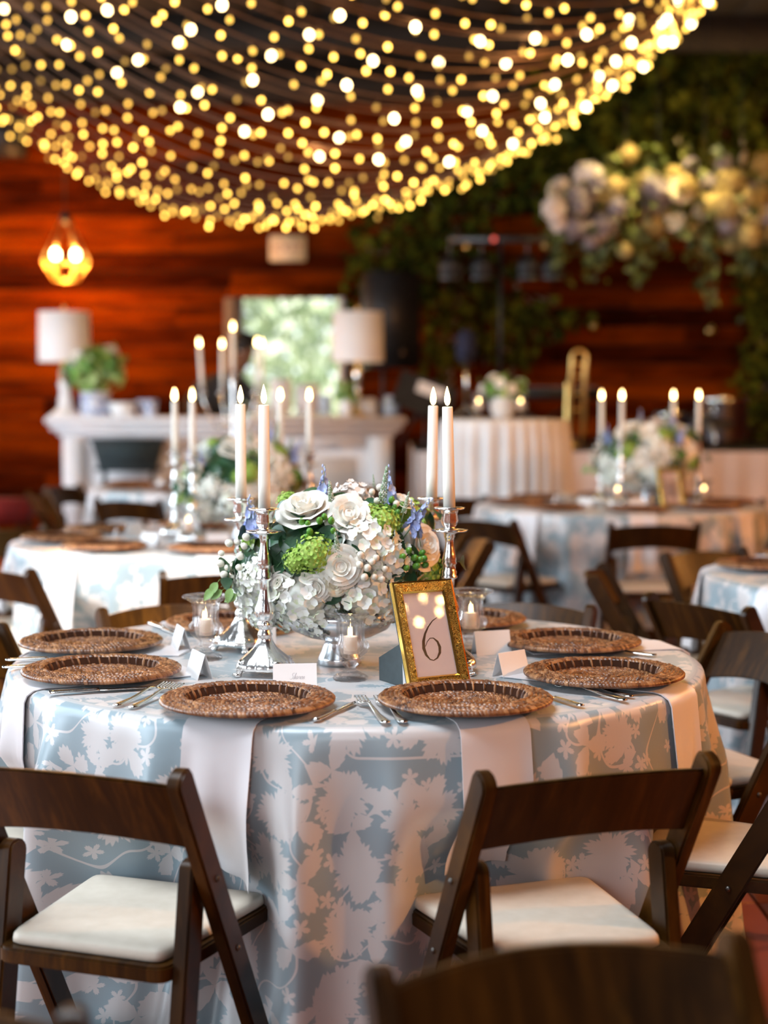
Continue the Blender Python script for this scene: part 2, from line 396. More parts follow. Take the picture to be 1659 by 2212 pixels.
# garden behind the door
M['grass'] = vary('grass', [(.3, (.10, .20, .04)), (.7, (.25, .38, .10))], .9, 3, False)
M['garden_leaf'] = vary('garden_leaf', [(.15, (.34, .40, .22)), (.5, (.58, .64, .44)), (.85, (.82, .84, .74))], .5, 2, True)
struct(MB().box((0, 26, -.12), (40, 22.6, .1)).obj('garden_ground', M['grass'], smooth=False))
def leafmass(fn, n, size, seed, flat=.3):
    r = random.Random(seed); mb = MB()
    for _ in range(n):
        p, nr = fn(r); L = size * r.uniform(.6, 1.3); W = L * r.uniform(.3, .45)
        d = Vector((r.gauss(0, 1), r.gauss(0, 1), r.gauss(0, 1) - .5)).normalized()
        nr = (Vector(nr) + Vector((r.gauss(0, flat), r.gauss(0, flat), r.gauss(0, flat)))).normalized()
        d = (d - nr * d.dot(nr)).normalized(); sd = nr.cross(d); p = Vector(p)
        mb.add([p, p + d * L * .5 + sd * W + nr * .1 * L, p + d * L, p + d * L * .5 - sd * W + nr * .1 * L], [(0, 1, 2), (0, 2, 3)])
    return mb
def shrub(name, label, cat, c, rad, n, size, seed, mat, trunk=True):
    t = thing(name, label, cat, (c[0], c[1], 0), group='garden greenery seen through the door')
    def fn(r):
        v = Vector((r.gauss(0, 1), r.gauss(0, 1), r.gauss(0, 1))).normalized(); q = r.uniform(.75, 1.0)
        return (v.x * rad[0] * q, v.y * rad[1] * q, c[2] + v.z * rad[2] * q), v
    stuff(leafmass(fn, n, size, seed, .5).obj('foliage', mat, t, smooth=False))
    if trunk: MB().tube([(0, 0, -.08), (.03, 0, c[2] * .5), (0, 0, c[2])], [.12, .1, .06], 8).obj('trunk', M['jamb'], t)
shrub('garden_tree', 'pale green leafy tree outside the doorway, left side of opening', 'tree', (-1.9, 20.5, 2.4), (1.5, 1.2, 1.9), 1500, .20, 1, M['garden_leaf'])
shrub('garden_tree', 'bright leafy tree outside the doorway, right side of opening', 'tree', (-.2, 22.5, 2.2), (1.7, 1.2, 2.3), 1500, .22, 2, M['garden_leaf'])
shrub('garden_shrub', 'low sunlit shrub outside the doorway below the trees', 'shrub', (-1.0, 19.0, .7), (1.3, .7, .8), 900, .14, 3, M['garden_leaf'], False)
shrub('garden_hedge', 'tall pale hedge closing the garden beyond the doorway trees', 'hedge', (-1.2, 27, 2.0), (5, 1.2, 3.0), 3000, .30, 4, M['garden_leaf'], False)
# ================================================================ folding chair
def ypost(z): return -.215 + (.745 - z) * .56
def bar_yz(y0, z0, y1, z1, wd, x, th, rt=True):
    a, b = Vector((y0, z0)), Vector((y1, z1)); d = (b - a).normalized(); n = Vector((-d.y, d.x)) * wd / 2
    pts = []
    if rt:
        for k in range(7):
            q = PI * k / 6; pts.append(a + n * math.cos(q) * (-1) - d * math.sin(q) * wd * .36 + d * wd * .3)
    else: pts += [a - n, a + n]
    pts += [b + n, b - n]
    mb = MB(); R = Matrix(((0, 0, 1, x), (1, 0, 0, 0), (0, 1, 0, 0), (0, 0, 0, 1)))
    return mb.prism([(p.x, p.y) for p in pts], -th / 2, th / 2, R)
def chair_meshes():
    D = {}
    for s in (-1, 1):
        D['post', s] = bar_yz(ypost(.748), .748, ypost(0), 0, .052, .206 * s, .027).mesh('back_post', M['chair'], bevel=.004, auto=.6)
        D['leg', s] = bar_yz(-.105, .575, -.195, 0, .055, .1765 * s, .028).mesh('rear_leg', M['chair'], bevel=.004, auto=.6)
    def rnd(pts, r=.03):
        out = []
        n = len(pts)
        for i in range(n):
            p, a, b = Vector(pts[i]), Vector(pts[i - 1]), Vector(pts[(i + 1) % n])
            u, v = (a - p).normalized() * r, (b - p).normalized() * r
            for k in range(5):
                t = k / 4; out.append(tuple((p + u) * (1 - t) ** 2 + p * 2 * t * (1 - t) + (p + v) * t * t))
        return out
    fr = MB().prism(rnd([(-.164, -.185), (.164, -.185), (.193, .205), (-.193, .205)], .028), .382, .410)
    D['seat'] = fr.mesh('seat_frame', M['chair'], bevel=.004, auto=.6)
    c = MB()
    def cush(u, v):
        a = 2 * PI * u; ex = .11
        cx = math.copysign(abs(math.cos(a)) ** ex, math.cos(a)); sy = math.copysign(abs(math.sin(a)) ** ex, math.sin(a))
        prof = [(0, .410), (.97, .410), (1., .414), (1.0, .420), (.992, .427), (.97, .4315), (.90, .4335), (0., .4355)]
        k = v * (len(prof) - 1); i = min(int(k), len(prof) - 2); f = k - i
        r = prof[i][0] * (1 - f) + prof[i + 1][0] * f; z = prof[i][1] * (1 - f) + prof[i + 1][1] * f
        y = .010 + .178 * sy * r; return ((.166 + .018 * sy) * cx * r, y, z)
    c.grid(cush, 64, 7, closed=True); D['cush'] = c.mesh('seat_cushion', M['cushion'])
    def rail(u, v):
        # v: 0..1 around the section (4 corners), u: across
        x = (u * 2 - 1) * .196; q = 1 - (u * 2 - 1) ** 2
        top = .727 + .016 * q; bot = .606 + .022 * q
        sec = [(bot, -1), (top, -1), (top, 1), (bot, 1)][int(round(v * 4)) % 4]
        z = sec[0]; return (x, ypost(z) - .006 - .030 * q + .008 * sec[1], z)
    r = MB(); r.grid(rail, 24, 4)
    r.f += [(25 * 0, 25 * 1, 25 * 2, 25 * 3), (24, 24 + 25 * 3, 24 + 25 * 2, 24 + 25)]
    me = r.mesh('back_rail', M['chair'])
    bm = bmesh.new(); bm.from_mesh(me); bmesh.ops.remove_doubles(bm, verts=bm.verts, dist=1e-5); bmesh.ops.recalc_face_normals(bm, faces=bm.faces)
    es = [e for e in bm.edges if len(e.link_faces) == 2 and e.calc_face_angle(0) > .8]
    bmesh.ops.bevel(bm, geom=es, offset=.004, segments=2, affect='EDGES'); bm.to_mesh(me); bm.free()
    me.polygons.foreach_set('use_smooth', [True] * len(me.polygons)); me.set_sharp_from_angle(angle=.7)
    D['rail'] = me
    D['str1'] = MB().box((0, -.17, .21), (.34, .02, .045)).mesh('stretcher', M['chair'], bevel=.004, auto=.6)
    D['str2'] = MB().box((0, ypost(.13), .13), (.39, .02, .04)).mesh('stretcher', M['chair'], bevel=.004, auto=.6)
    for s in (-1, 1):
        D['b1', s] = MB().ball((.2205 * s, ypost(.545) + .002, .545), (.004, .006, .006), 10, 6).mesh('bolt', M['bolt'])
        D['b2', s] = MB().ball((.2205 * s, ypost(.40), .40), (.004, .006, .006), 10, 6).mesh('bolt', M['bolt'])
        D['b3', s] = MB().ball((.176 * s, -.13, .55), (.006, .004, .006), 10, 6).mesh('bolt', M['bolt'])
    return D
CH = chair_meshes()
def chair(loc, rz, label, group):
    t = thing('folding_chair', label, 'chair', (loc[0], loc[1], 0), rz, group)
    for k, nm in ((('post', -1), 'back_post'), (('post', 1), 'back_post'), (('leg', -1), 'rear_leg'), (('leg', 1), 'rear_leg'), ('seat', 'seat_frame'), ('cush', 'seat_cushion'),
                  ('rail', 'back_rail'), ('str1', 'stretcher'), ('str2', 'stretcher'), (('b1', -1), 'bolt'), (('b1', 1), 'bolt'), (('b2', -1), 'bolt'), (('b2', 1), 'bolt'), (('b3', -1), 'bolt'), (('b3', 1), 'bolt')):
        put(nm, CH[k], t)
    return t

# ================================================================ tables and cloths
R0, ZT = .762, .762
def fold(t):
    a = .55 * math.cos(19 * t + 1.3 + .9 * math.sin(2 * t)) + .42 * math.cos(31 * t + .5 + 1.4 * math.sin(3 * t)) + .25 * math.cos(8 * t + .4)
    return a * (1 + .45 * a) - .2
def skirt_r(t, z, dents=()):
    q = max(0., (ZT - z) / ZT)
    r = R0 + .016 + .060 * q
    for a in dents:
        d = (t - a + PI) % (2 * PI) - PI
        wgt = math.exp(-(d / .27) ** 4)
        s = min(1, max(0, (.62 - z) / .16)); s = s * s * (3 - 2 * s)
        s *= .45 + .55 * min(1, max(0, (z - .02) / .30))
        tgt = .648 / max(.6, math.cos(d)) - .004
        if r > tgt: r = r * (1 - wgt * s) + tgt * wgt * s
    return r + .042 * min(1, q * 3.4) ** 1.1 * (fold(t) * (.7 + .5 * q))
def cloth_mesh(dents, nth=420):
    mb = MB(); mb.uv = []
    rings = [(0.001, None), (.3, None), (.6, None), (.73, None), (.75, None)]
    zs = [ZT - .002, ZT - .006, ZT - .013, ZT - .025] + [ZT - .025 - .7 * (k / 30) for k in range(1, 31)] + [.012]
    V = []
    for r, _ in rings:
        for k in range(nth):
            t = 2 * PI * k / nth; V.append((r * math.cos(t), r * math.sin(t), ZT)); mb.uv.append((r * math.cos(t) + 7, r * math.sin(t) + 7))
    for j, z in enumerate(zs):
        e = (.45, .75, .93, 1.)[min(j, 3)]
        for k in range(nth):
            t = 2 * PI * k / nth; r = skirt_r(t, z, dents)
            if j < 3: r = .75 + (r - .75) * e
            V.append((r * math.cos(t), r * math.sin(t), z)); mb.uv.append((t * .86 - .9, z * 1.0))
    n = len(rings) + len(zs)
    mb.add(V, [(i * nth + k, i * nth + (k + 1) % nth, (i + 1) * nth + (k + 1) % nth, (i + 1) * nth + k) for i in range(n - 1) for k in range(nth)])
    me = mb.mesh('tablecloth', M['damask'])
    return me
def table(loc, label, clabel, dents, rz=0, me=None):
    t = thing('banquet_table', label, 'table', (loc[0], loc[1], 0), rz, 'round banquet tables')
    MB().lathe([(0, .728), (.745, .728), (.752, .735), (.752, .75), (.745, .757), (0, .757)], 48).obj('table_top', M['jamb'], t)
    for k in range(4):
        a = PI / 4 + k * PI / 2
        MB().tube([(.4 * math.cos(a), .4 * math.sin(a), .728), (.45 * math.cos(a), .45 * math.sin(a), 0)], .014, 8).obj('leg', M['steel'], t)
    me = me or cloth_mesh(dents)
    c = put('tablecloth', me, None, (loc[0], loc[1], 0), (0, 0, rz)); tag(c, clabel, 'tablecloth', 'floral tablecloths')
    return me
def napkin_mesh(phi, dents, hang=.29, rin=.44, wd=.135, seed=1):
    # phi: polar angle of the strip in table-local coordinates
    rr = random.Random(seed); d = Vector((math.cos(phi), math.sin(phi), 0)); sd = Vector((-d.y, d.x, 0)); mb = MB()
    path = [('t', rin + (R0 - .012 - rin) * k / 8) for k in range(9)] + [('c', .3), ('c', .65), ('c', 1.)] + [('d', k / 14) for k in range(1, 15)]
    ph = rr.uniform(0, 6)
    def fn(u, v):
        k = path[int(round(v * (len(path) - 1)))]; x = (u - .5) * wd
        if k[0] == 't': p = d * k[1] + sd * x; p.z = ZT + .0035
        else:
            z = ZT - .022 * k[1] if k[0] == 'c' else ZT - .022 - (hang - .022) * k[1]
            th = phi + x / R0
            r = max(skirt_r(th + e, z, dents) for e in (-.05, 0, .05)) + .008 + (.004 * math.sin(9 * u + ph) * (k[1] if k[0] == 'd' else 0))
            if k[0] == 'c': r = R0 - .012 + (r - R0 + .012) * math.sin(k[1] * PI / 2); z = ZT + .0035 - .0255 * (1 - math.cos(k[1] * PI / 2))
            lean = (.012 * math.sin(ph) * k[1]) if k[0] == 'd' else 0
            p = Vector((math.cos(phi) * r, math.sin(phi) * r, z)) + sd * (x * (1 + .05 * (k[1] if k[0] == 'd' else 0)) + lean)
        return p
    mb.grid(fn, 14, len(path) - 1)
    n = len(mb.v); up = [(x * .997, y * .997, z - .002) for x, y, z in mb.v]
    top = list(mb.f); mb.v += up; mb.f += [tuple(i + n for i in f[::-1]) for f in top]
    q = 15; m = len(path)
    bd = [i for i in range(q)] + [j * q + q - 1 for j in range(1, m)] + [(m - 1) * q + i for i in range(q - 2, -1, -1)] + [j * q for j in range(m - 2, 0, -1)]
    mb.f += [(bd[i], bd[i - 1], bd[i - 1] + n, bd[i] + n) for i in range(len(bd))]
    return mb.mesh('napkin', M['napkin'], auto=.9)

# ================================================================ woven charger
def charger_meshes():
    base = MB().lathe([(0, .004), (.100, .004), (.112, .0045), (.118, .019), (.124, .0205), (.160, .0165), (.1635, .014), (.1625, .009), (.155, .008), (.12, .005), (.105, .0), (0, .0)], 64).mesh('plate_core', M['rattan_core'])
    rr = random.Random(3); mb = MB()
    def stitch(p, t, n, L, W, H):
        t = Vector(t).normalized(); n = Vector(n).normalized(); b = n.cross(t); p = Vector(p); vs = []
        for e in (-1, -.45, .45, 1):
            h = 1 - .75 * (abs(e) > .9); w_ = 1 - .45 * (abs(e) > .9)
            for s_ in (-1, -.5, .5, 1):
                vs.append(p + t * e * L / 2 + b * s_ * W / 2 * w_ + n * (H * h if abs(s_) < .9 else -.001))
        mb.add(vs, [(i * 4 + k, i * 4 + k + 1, (i + 1) * 4 + k + 1, (i + 1) * 4 + k) for i in range(3) for k in range(3)])
    def ring(r, z, cnt, L, W, H, tilt, nrm=0):
        off = rr.random()
        for k in range(cnt):
            a = 2 * PI * (k + off + rr.uniform(-.15, .15)) / cnt; c, s = math.cos(a), math.sin(a)
            tg = Vector((-s, c, 0)) * math.cos(tilt) + Vector((c, s, 0)) * math.sin(tilt)
            n = Vector((c * nrm, s * nrm, 1))
            stitch((c * r, s * r, z + rr.uniform(-.0006, .0006)), tg, n, L * rr.uniform(.85, 1.15), W, H * rr.uniform(.8, 1.2))
    r = .012
    while r < .108: ring(r, .0045, max(6, int(2 * PI * r / .0088)), .0135, .0075, .0042, .42); r += .0088
    for i, r in enumerate((.124, .1325, .141, .1495, .157)): ring(r, .0205 - i * .0009, int(2 * PI * r / .0086), .0140, .0085, .0042, .5 if i % 2 else .35, .12)
    weave = mb.mesh('weave', M['rattan'])
    mb = MB()
    cnt = 132
    for k in range(cnt):
        a = 2 * PI * (k + rr.uniform(-.12, .12)) / cnt; c, s = math.cos(a), math.sin(a)
        pts = [(.1535, .0195), (.1605, .0190), (.1655, .0150), (.1650, .0100), (.158, .0075)]
        t_ = Vector((-s, c, 0))
        vs = []
        for i, (r, z) in enumerate(pts):
            sh = (i - 2) * .0012
            for e in (-1, 0, 1):
                q = .0012 if e == 0 else 0
                p = Vector((c * (r + q), s * (r + q), z + q * .6)) + t_ * (e * .0041 + sh); vs.append(p)
        mb.add(vs, [(i * 3 + k2, i * 3 + k2 + 1, (i + 1) * 3 + k2 + 1, (i + 1) * 3 + k2) for i in range(4) for k2 in range(2)])
    rim = mb.mesh('rim_binding', M['rattan'])
    mb = MB()
    for k in range(34):
        a = 2 * PI * (k + rr.uniform(-.2, .2)) / 34; c, s = math.cos(a), math.sin(a)
        stitch((c * .1145, s * .1145, .0135), (c * .35 - s * .2, s * .35 + c * .2, 1), (-c, -s, .2), .019, .0045, .0028)
    wall = mb.mesh('inner_stitching', M['rattan'])
    return base, weave, rim, wall
CG = charger_meshes()
def charger(loc, rz, label, group, z=ZT + .007):
    t = thing('woven_charger', label, 'plate', (loc[0], loc[1], z), rz, group)
    put('plate_core', CG[0], t); stuff(put('weave', CG[1], t)); stuff(put('rim_binding', CG[2], t)); stuff(put('inner_stitching', CG[3], t))
    return t

# ================================================================ cutlery (lies along +y from handle end)
def strip(mb, fn, n, th=.0022, x0=0):
    vs = []
    for i in range(n + 1):
        y, wd, z = fn(i / n)
        vs += [(x0 - wd, y, z), (x0, y, z + th * 1.2), (x0 + wd, y, z), (x0 + wd, y, z - th * .6), (x0 - wd, y, z - th * .6)]
    fs = [(i * 5 + k, i * 5 + (k + 1) % 5, (i + 1) * 5 + (k + 1) % 5, (i + 1) * 5 + k) for i in range(n) for k in range(5)]
    mb.add(vs, fs + [(4, 3, 2, 1, 0), tuple(n * 5 + k for k in range(5))])
def lerp(a, b, t): return a + (b - a) * t
def pl(tbl, x):
    for (a, p), (b, q) in zip(tbl, tbl[1:]):
        if x <= b: return lerp(p, q, (x - a) / (b - a) if b > a else 0)
    return tbl[-1][1]
FZ = [(0, .003), (.3, .005), (.62, .012), (.72, .010), (.80, .005), (1, .010)]
def fork_meshes():
    h = MB(); strip(h, lambda t: (.2 * t * .75, pl([(0, .004), (.03, .0085), (.1, .0088), (.45, .0048), (.8, .003), (1, .0035)], t), pl(FZ, t * .75)), 24)
    b = MB(); strip(b, lambda t: (.2 * lerp(.73, .83, t), pl([(0, .0035), (.4, .009), (1, .0118)], t), pl(FZ, lerp(.73, .83, t))), 8, .0016)
    for k in range(4):
        x = -.0095 + k * .00633
        strip(b, lambda t: (.2 * lerp(.82, 1.0, t), lerp(.0021, .0010, t), pl(FZ, lerp(.82, 1, t))), 6, .0016, x)
    return h.mesh('handle', M['steel']), b.mesh('tines', M['steel'])
FK = fork_meshes()
def knife_meshes():
    h = MB(); strip(h, lambda t: (.2 * t * .48, pl([(0, .005), (.05, .0088), (.5, .008), (1, .0055)], t), .0045), 16, .003)
    b = MB(); strip(b, lambda t: (.2 * lerp(.47, 1, t), pl([(0, .005), (.12, .0082), (.75, .0092), (.95, .005), (1, .001)], t), .0035), 16, .0012)
    return h.mesh('handle', M['steel']), b.mesh('blade', M['steel'])
KN = knife_meshes()
def cutlery(kind, p0, p1, label, z=ZT + .003, group='silver cutlery on the front table'):
    a, b = on_z(*p0, ZT), on_z(*p1, ZT); d = b - a; L = min(max(d.length, .19), .22)
    t = thing('dinner_' + kind, label, kind, (a.x, a.y, z), math.atan2(d.y, d.x) - PI / 2, group); t.scale = (L / .2,) * 3
    ms = FK if kind == 'fork' else KN
    put('handle', ms[0], t); put('tines' if kind == 'fork' else 'blade', ms[1], t)
    return t

# ================================================================ place cards, frame
def pen(mb, strokes, M4, wd=.0004):
    for st in strokes:
        P = [Vector((x, y, 0)) for x, y in st]
        fine = []
        for i in range(len(P) - 1):
            p0, p1, p2, p3 = P[max(i - 1, 0)], P[i], P[i + 1], P[min(i + 2, len(P) - 1)]
            for k in range(5):
                t = k / 5
                fine.append(.5 * ((2 * p1) + (p2 - p0) * t + (2 * p0 - 5 * p1 + 4 * p2 - p3) * t * t + (3 * p1 - p0 - 3 * p2 + p3) * t ** 3))
        fine.append(P[-1]); vs = []
        for i, p in enumerate(fine):
            d = (fine[min(i + 1, len(fine) - 1)] - fine[max(i - 1, 0)])
            if d.length < 1e-9: d = Vector((1, 0, 0))
            d.normalize(); n = Vector((-d.y, d.x, 0)); wq = wd * (1.0 + 1.3 * max(0, -d.y))
            vs += [p - n * wq, p + n * wq]
        mb.add(vs, [(2 * i, 2 * i + 2, 2 * i + 3, 2 * i + 1) for i in range(len(fine) - 1)], M4)
GLY = {   # script letters on a unit x-height, advance last
 'K': ([[(.55, 2.1), (.35, 1.3), (.05, 0)], [(1.35, 2.0), (.75, 1.25), (.3, .95), (.7, .55), (1.15, 0), (1.35, .1)]], 1.35),
 'S': ([[(1.25, 1.75), (1.0, 2.1), (.6, 1.9), (.6, 1.4), (.95, .9), (.85, .3), (.35, 0), (.0, .3)]], 1.2),
 'e': ([[(.0, .35), (.45, .6), (.45, .95), (.2, .9), (.08, .4), (.25, .02), (.65, .3)]], .65),
 'l': ([[(.0, .2), (.5, 1.4), (.6, 2.0), (.4, 1.9), (.15, .7), (.2, .03), (.5, .3)]], .5),
 's': ([[(.0, .2), (.35, 1.0), (.45, .55), (.35, .1), (.1, .05)], [(.38, .1), (.6, .3)]], .58),
 'y': ([[(.0, .85), (.1, .3), (.3, .1), (.6, .9)], [(.62, 1.), (.4, .1), (.1, -.8), (-.2, -.9), (-.1, -.5), (.6, .1)]], .65),
 'h': ([[(.0, .2), (.5, 1.5), (.55, 2.0), (.4, 1.9), (.1, .0)], [(.12, .2), (.4, .9), (.55, .8), (.45, .1), (.75, .3)]], .75),
 'a': ([[(.6, .85), (.3, 1.0), (.05, .5), (.2, .05), (.5, .5), (.65, .95)], [(.65, .95), (.5, .2), (.85, .3)]], .85),
 'r': ([[(.0, .3), (.25, 1.0), (.3, .85), (.5, .85), (.4, .2), (.65, .3)]], .65),
 'o': ([[(.45, .95), (.15, .8), (.08, .3), (.3, .03), (.5, .4), (.45, .95), (.7, .85)]], .7),
 'n': ([[(.0, .9), (.08, .0)], [(.1, .3), (.4, .95), (.5, .7), (.42, .1), (.7, .3)]], .7)}
def word(s, h):
    x = 0; out = []
    for c in s:
        g, adv = GLY[c]
        for st in g: out.append([((x + a + .28 * b) * h, b * h) for a, b in st])
        x += adv
    return [[(a - x * h / 2, b) for a, b in st] for st in out]
CW, CHT, CA = .088, .056, .30
def card_mesh():
    mb = MB()
    for s in (-1, 1):
        R = Matrix.Translation((0, s * CHT * math.sin(CA) / 2 + s * .0004, CHT * math.cos(CA) / 2)) @ Matrix.Rotation(s * CA, 4, 'X')
        mb.box((0, 0, 0), (CW, .0006, CHT), R)
    return mb.mesh('fold', M['card'], smooth=False)
CM = card_mesh()
def card(px, py, rz, label, name=None, p=None, scale=1., z=ZT, group='folded place cards'):
    q = p or on_z(px, py, ZT)
    t = thing('place_card', label, 'card', (q[0], q[1], z), rz, group); t.scale = (scale,) * 3
    put('folded_sheet', CM, t)
    if name:
        R = Matrix.Translation((0, -CHT * math.sin(CA) / 2 - .0004, CHT * math.cos(CA) / 2)) @ Matrix.Rotation(-CA, 4, 'X') @ Matrix.Translation((.004, -.0006, -.004)) @ Matrix.Rotation(PI / 2, 4, 'X')
        mb = MB(); pen(mb, word(name, .0062), R, .00020); mb.obj('handwriting', M['ink'], t, smooth=False)
    return t
# ================================================================ candlesticks, candles, votives, bowl
def candlestick_meshes():
    k = .355 / (2055 - 275)
    def H(y): return (2055 - y) * k
    pr = [(272, 152), (292, 146), (300, 92), (345, 76), (415, 86), (455, 74), (490, 52), (505, 100), (512, 178), (530, 174), (540, 90), (560, 54), (590, 58), (600, 48), (640, 42), (690, 44), (780, 62), (835, 72), (850, 66), (875, 76), (890, 62),
          (940, 64), (965, 76), (1000, 70), (1015, 84), (1030, 80), (1048, 55), (1150, 48), (1250, 66), (1340, 96), (1400, 102), (1445, 84), (1475, 54), (1490, 70), (1525, 78), (1552, 58), (1575, 56), (1595, 68), (1630, 78), (1645, 70), (1700, 84), (1760, 118), (1820, 178), (1870, 236), (1920, 272), (1960, 286), (1985, 276)]
    prof = [(r * k * 1.07, H(y)) for y, r in reversed(pr)]
    def mod(r, z, t, i):
        y = 2055 - z / k
        if y > 1660: a = min(1, (y - 1660) / 260); return r * (1 + a * (.075 * math.cos(4 * t) + .035 * abs(math.cos(8 * t)) + .012 * math.cos(32 * t)))
        if 1230 < y < 1460: return r * (1 + .03 * math.cos(12 * t))
        if 505 < y < 530 or y < 292: return r * (1 + .05 * math.cos(10 * t))
        if 300 < y < 470: return r * (1 + .03 * math.cos(8 * t))
        if 1485 < y < 1535: return r * (1 + .04 * math.cos(14 * t))
        return r
    body = MB().lathe(prof, 96, mod).mesh('stem', M['silver_relief'])
    f = MB(); rb = 270 * k
    for R in (Matrix.Identity(4),):
        f.tube([(rb * .78, 0, .030), (rb * 1.02, 0, .026), (rb * 1.12, 0, .014), (rb * 1.2, 0, .006)], [.010, .011, .008, .006], 10, M=R)
        for e in (-1, 0, 1): f.ball((rb * 1.24, e * .0055, .0048), (.009, .0034, .0046), 8, 6, R)
        f.ball((rb * 1.0, 0, .030), (.010, .014, .008), 10, 6, R)
    feet = f.mesh('claw_foot', M['silver'])
    return body, feet
CS = candlestick_meshes()
def candlestick(p, label, rz=.35, z=ZT, group='silver candlesticks'):
    t = thing('candlestick', label, 'candlestick', (p[0], p[1], z), rz, group)
    put('stem', CS[0], t)
    for q in range(4): put('claw_foot', CS[1], t, None, (0, 0, q * PI / 2))
    return t
FL = MB().lathe([(0, 0), (.0032, .0025), (.0052, .008), (.0054, .013), (.0042, .021), (.002, .029), (0, .036)], 12).mesh('flame', M['flame'])
WK = MB().tube([(0, 0, -.003), (0, 0, .003), (.0006, 0, .007)], .0008, 6).mesh('wick', M['wick'])
TAP = {}
def taper(p, h, label, lean=(0, 0), group='ivory taper candles', z=ZT + .338, fs=1.15, parent=None):
    key = round(h, 2)
    if key not in TAP: TAP[key] = MB().lathe([(0, 0), (.0130, 0), (.0128, h * .3), (.0112, h - .002), (.0100, h), (.006, h - .0012), (0, h - .002)], 20).mesh('candle_body', M['wax'])
    t = thing('taper_candle', label, 'candle', (p[0], p[1], z), 0, group); t.rotation_euler = (lean[1], lean[0], 0)
    put('candle_body', TAP[key], t); put('wick', WK, t, (0, 0, h)); put('flame', FL, t, (0, 0, h + .002), None, fs)
    return t
def votive_meshes():
    pr = [(.034, 0), (.036, .004), (.034, .009), (.024, .014), (.013, .020), (.011, .027), (.017, .032), (.017, .037), (.012, .041), (.020, .047), (.034, .058), (.0385, .070), (.036, .080), (.0295, .086), (.0285, .100), (.0290, .120), (.032, .129), (.044, .137), (.0525, .140), (.0535, .1435), (.050, .146), (.040, .141),
          (.0275, .131), (.0255, .118), (.0250, .088), (.0285, .078), (.028, .066), (.018, .056), (.0, .054)]
    def mod(r, z, t, i):
        if i < 4: return r * (1 + .04 * math.cos(12 * t))
        if 9 <= i <= 12: return r * (1 + .085 * abs(math.cos(5 * t)) - .04)
        if 13 <= i <= 16: return r * (1 + .035 * math.cos(16 * t))
        if 18 <= i <= 20: return r * (1 + .015 * math.cos(24 * t))
        return r
    g = MB().lathe(pr, 80, mod).mesh('glass_urn', M['glass'])
    c = MB().lathe([(0, .0555), (.0145, .0555), (.0145, .090), (.013, .092), (.004, .0905), (0, .0905)], 20).mesh('votive_wax', M['votive_wax'])
    return g, c
VO = votive_meshes()
def votive(p, label, z=ZT, scale=1., group='glass urn votives'):
    t = thing('votive_holder', 'clear glass urn votive holder ' + label, 'candle holder', (p[0], p[1], z), 0, group); t.scale = (scale,) * 3
    put('glass_urn', VO[0], t)
    c = thing('votive_candle', 'short candle burning in the urn votive ' + label, 'candle', (p[0], p[1], z), 0, 'votive candles'); c.scale = (scale,) * 3
    put('wax', VO[1], c); put('wick', WK, c, (0, 0, .0905)); put('flame', FL, c, (0, 0, .0925), None, .62)
    return t

# ================================================================ flowers
rf = random.Random(11)
def petal(mb, M4, L, W, cup, curl=0., nu=3, nv=3, notch=0.):
    def fn(u, v):
        x = (u - .5) * 2; sh = math.sin(PI * (.12 + .74 * v)) ** .8
        y = L * v * (1 - notch * abs(x) * (v > .8))
        return (x * W * sh, y, cup * L * (x * x * .6 + v * v) - curl * L * max(0, v - .6) ** 2 * 6)
    mb.grid(fn, nu, nv, M4)
def hydrangea_mesh(name, mat, R=1., n=58, ps=.20, lo=-.75, seed=1):
    r = random.Random(seed); mb = MB()
    for i in range(n):
        z = 1 - (i + .5) / n * (1 - lo); a = i * 2.39996 + r.uniform(-.25, .25); q = math.sqrt(max(0, 1 - z * z))
        nrm = Vector((q * math.cos(a), q * math.sin(a), z)); nrm = (nrm + Vector((r.gauss(0, .16), r.gauss(0, .16), r.gauss(0, .16)))).normalized()
        B = Matrix.Translation(Vector((q * math.cos(a), q * math.sin(a), z)) * R * r.uniform(.86, 1.06)) @ orient(nrm, r.uniform(0, 6.28))
        s = ps * r.uniform(.85, 1.15)
        vs = []; fs = []
        for k in range(4):
            sub = MB(); petal(sub, Matrix.Rotation(k * PI / 2 + r.uniform(-.12, .12), 4, 'Z') @ Matrix.Rotation(r.uniform(.05, .4), 4, 'X'), s, s * .62, r.uniform(.0, .3), 0, 2, 2)
            o = len(vs); vs += sub.v; fs += [tuple(x + o for x in f) for f in sub.f]
        # weld the four petals into one island so each floret takes one tint
        o = len(vs); vs.append((0, 0, 0)); fs += [(o, 1, 2)]
        mb.add(vs, fs, B)
    mb.ball((0, 0, 0), R * .80, 12, 8)
    return mb.mesh(name, mat)
HY = [hydrangea_mesh('hydrangea_head', M['hydrangea'], 1, 64, .235, -.8, 1), hydrangea_mesh('hydrangea_head', M['hydrangea'], 1, 60, .245, -.8, 2),
      hydrangea_mesh('green_hydrangea_head', M['hydrangea_green'], 1, 110, .15, -.7, 3), hydrangea_mesh('blush_hydrangea_head', M['hydrangea_pink'], 1, 52, .26, -.7, 4)]
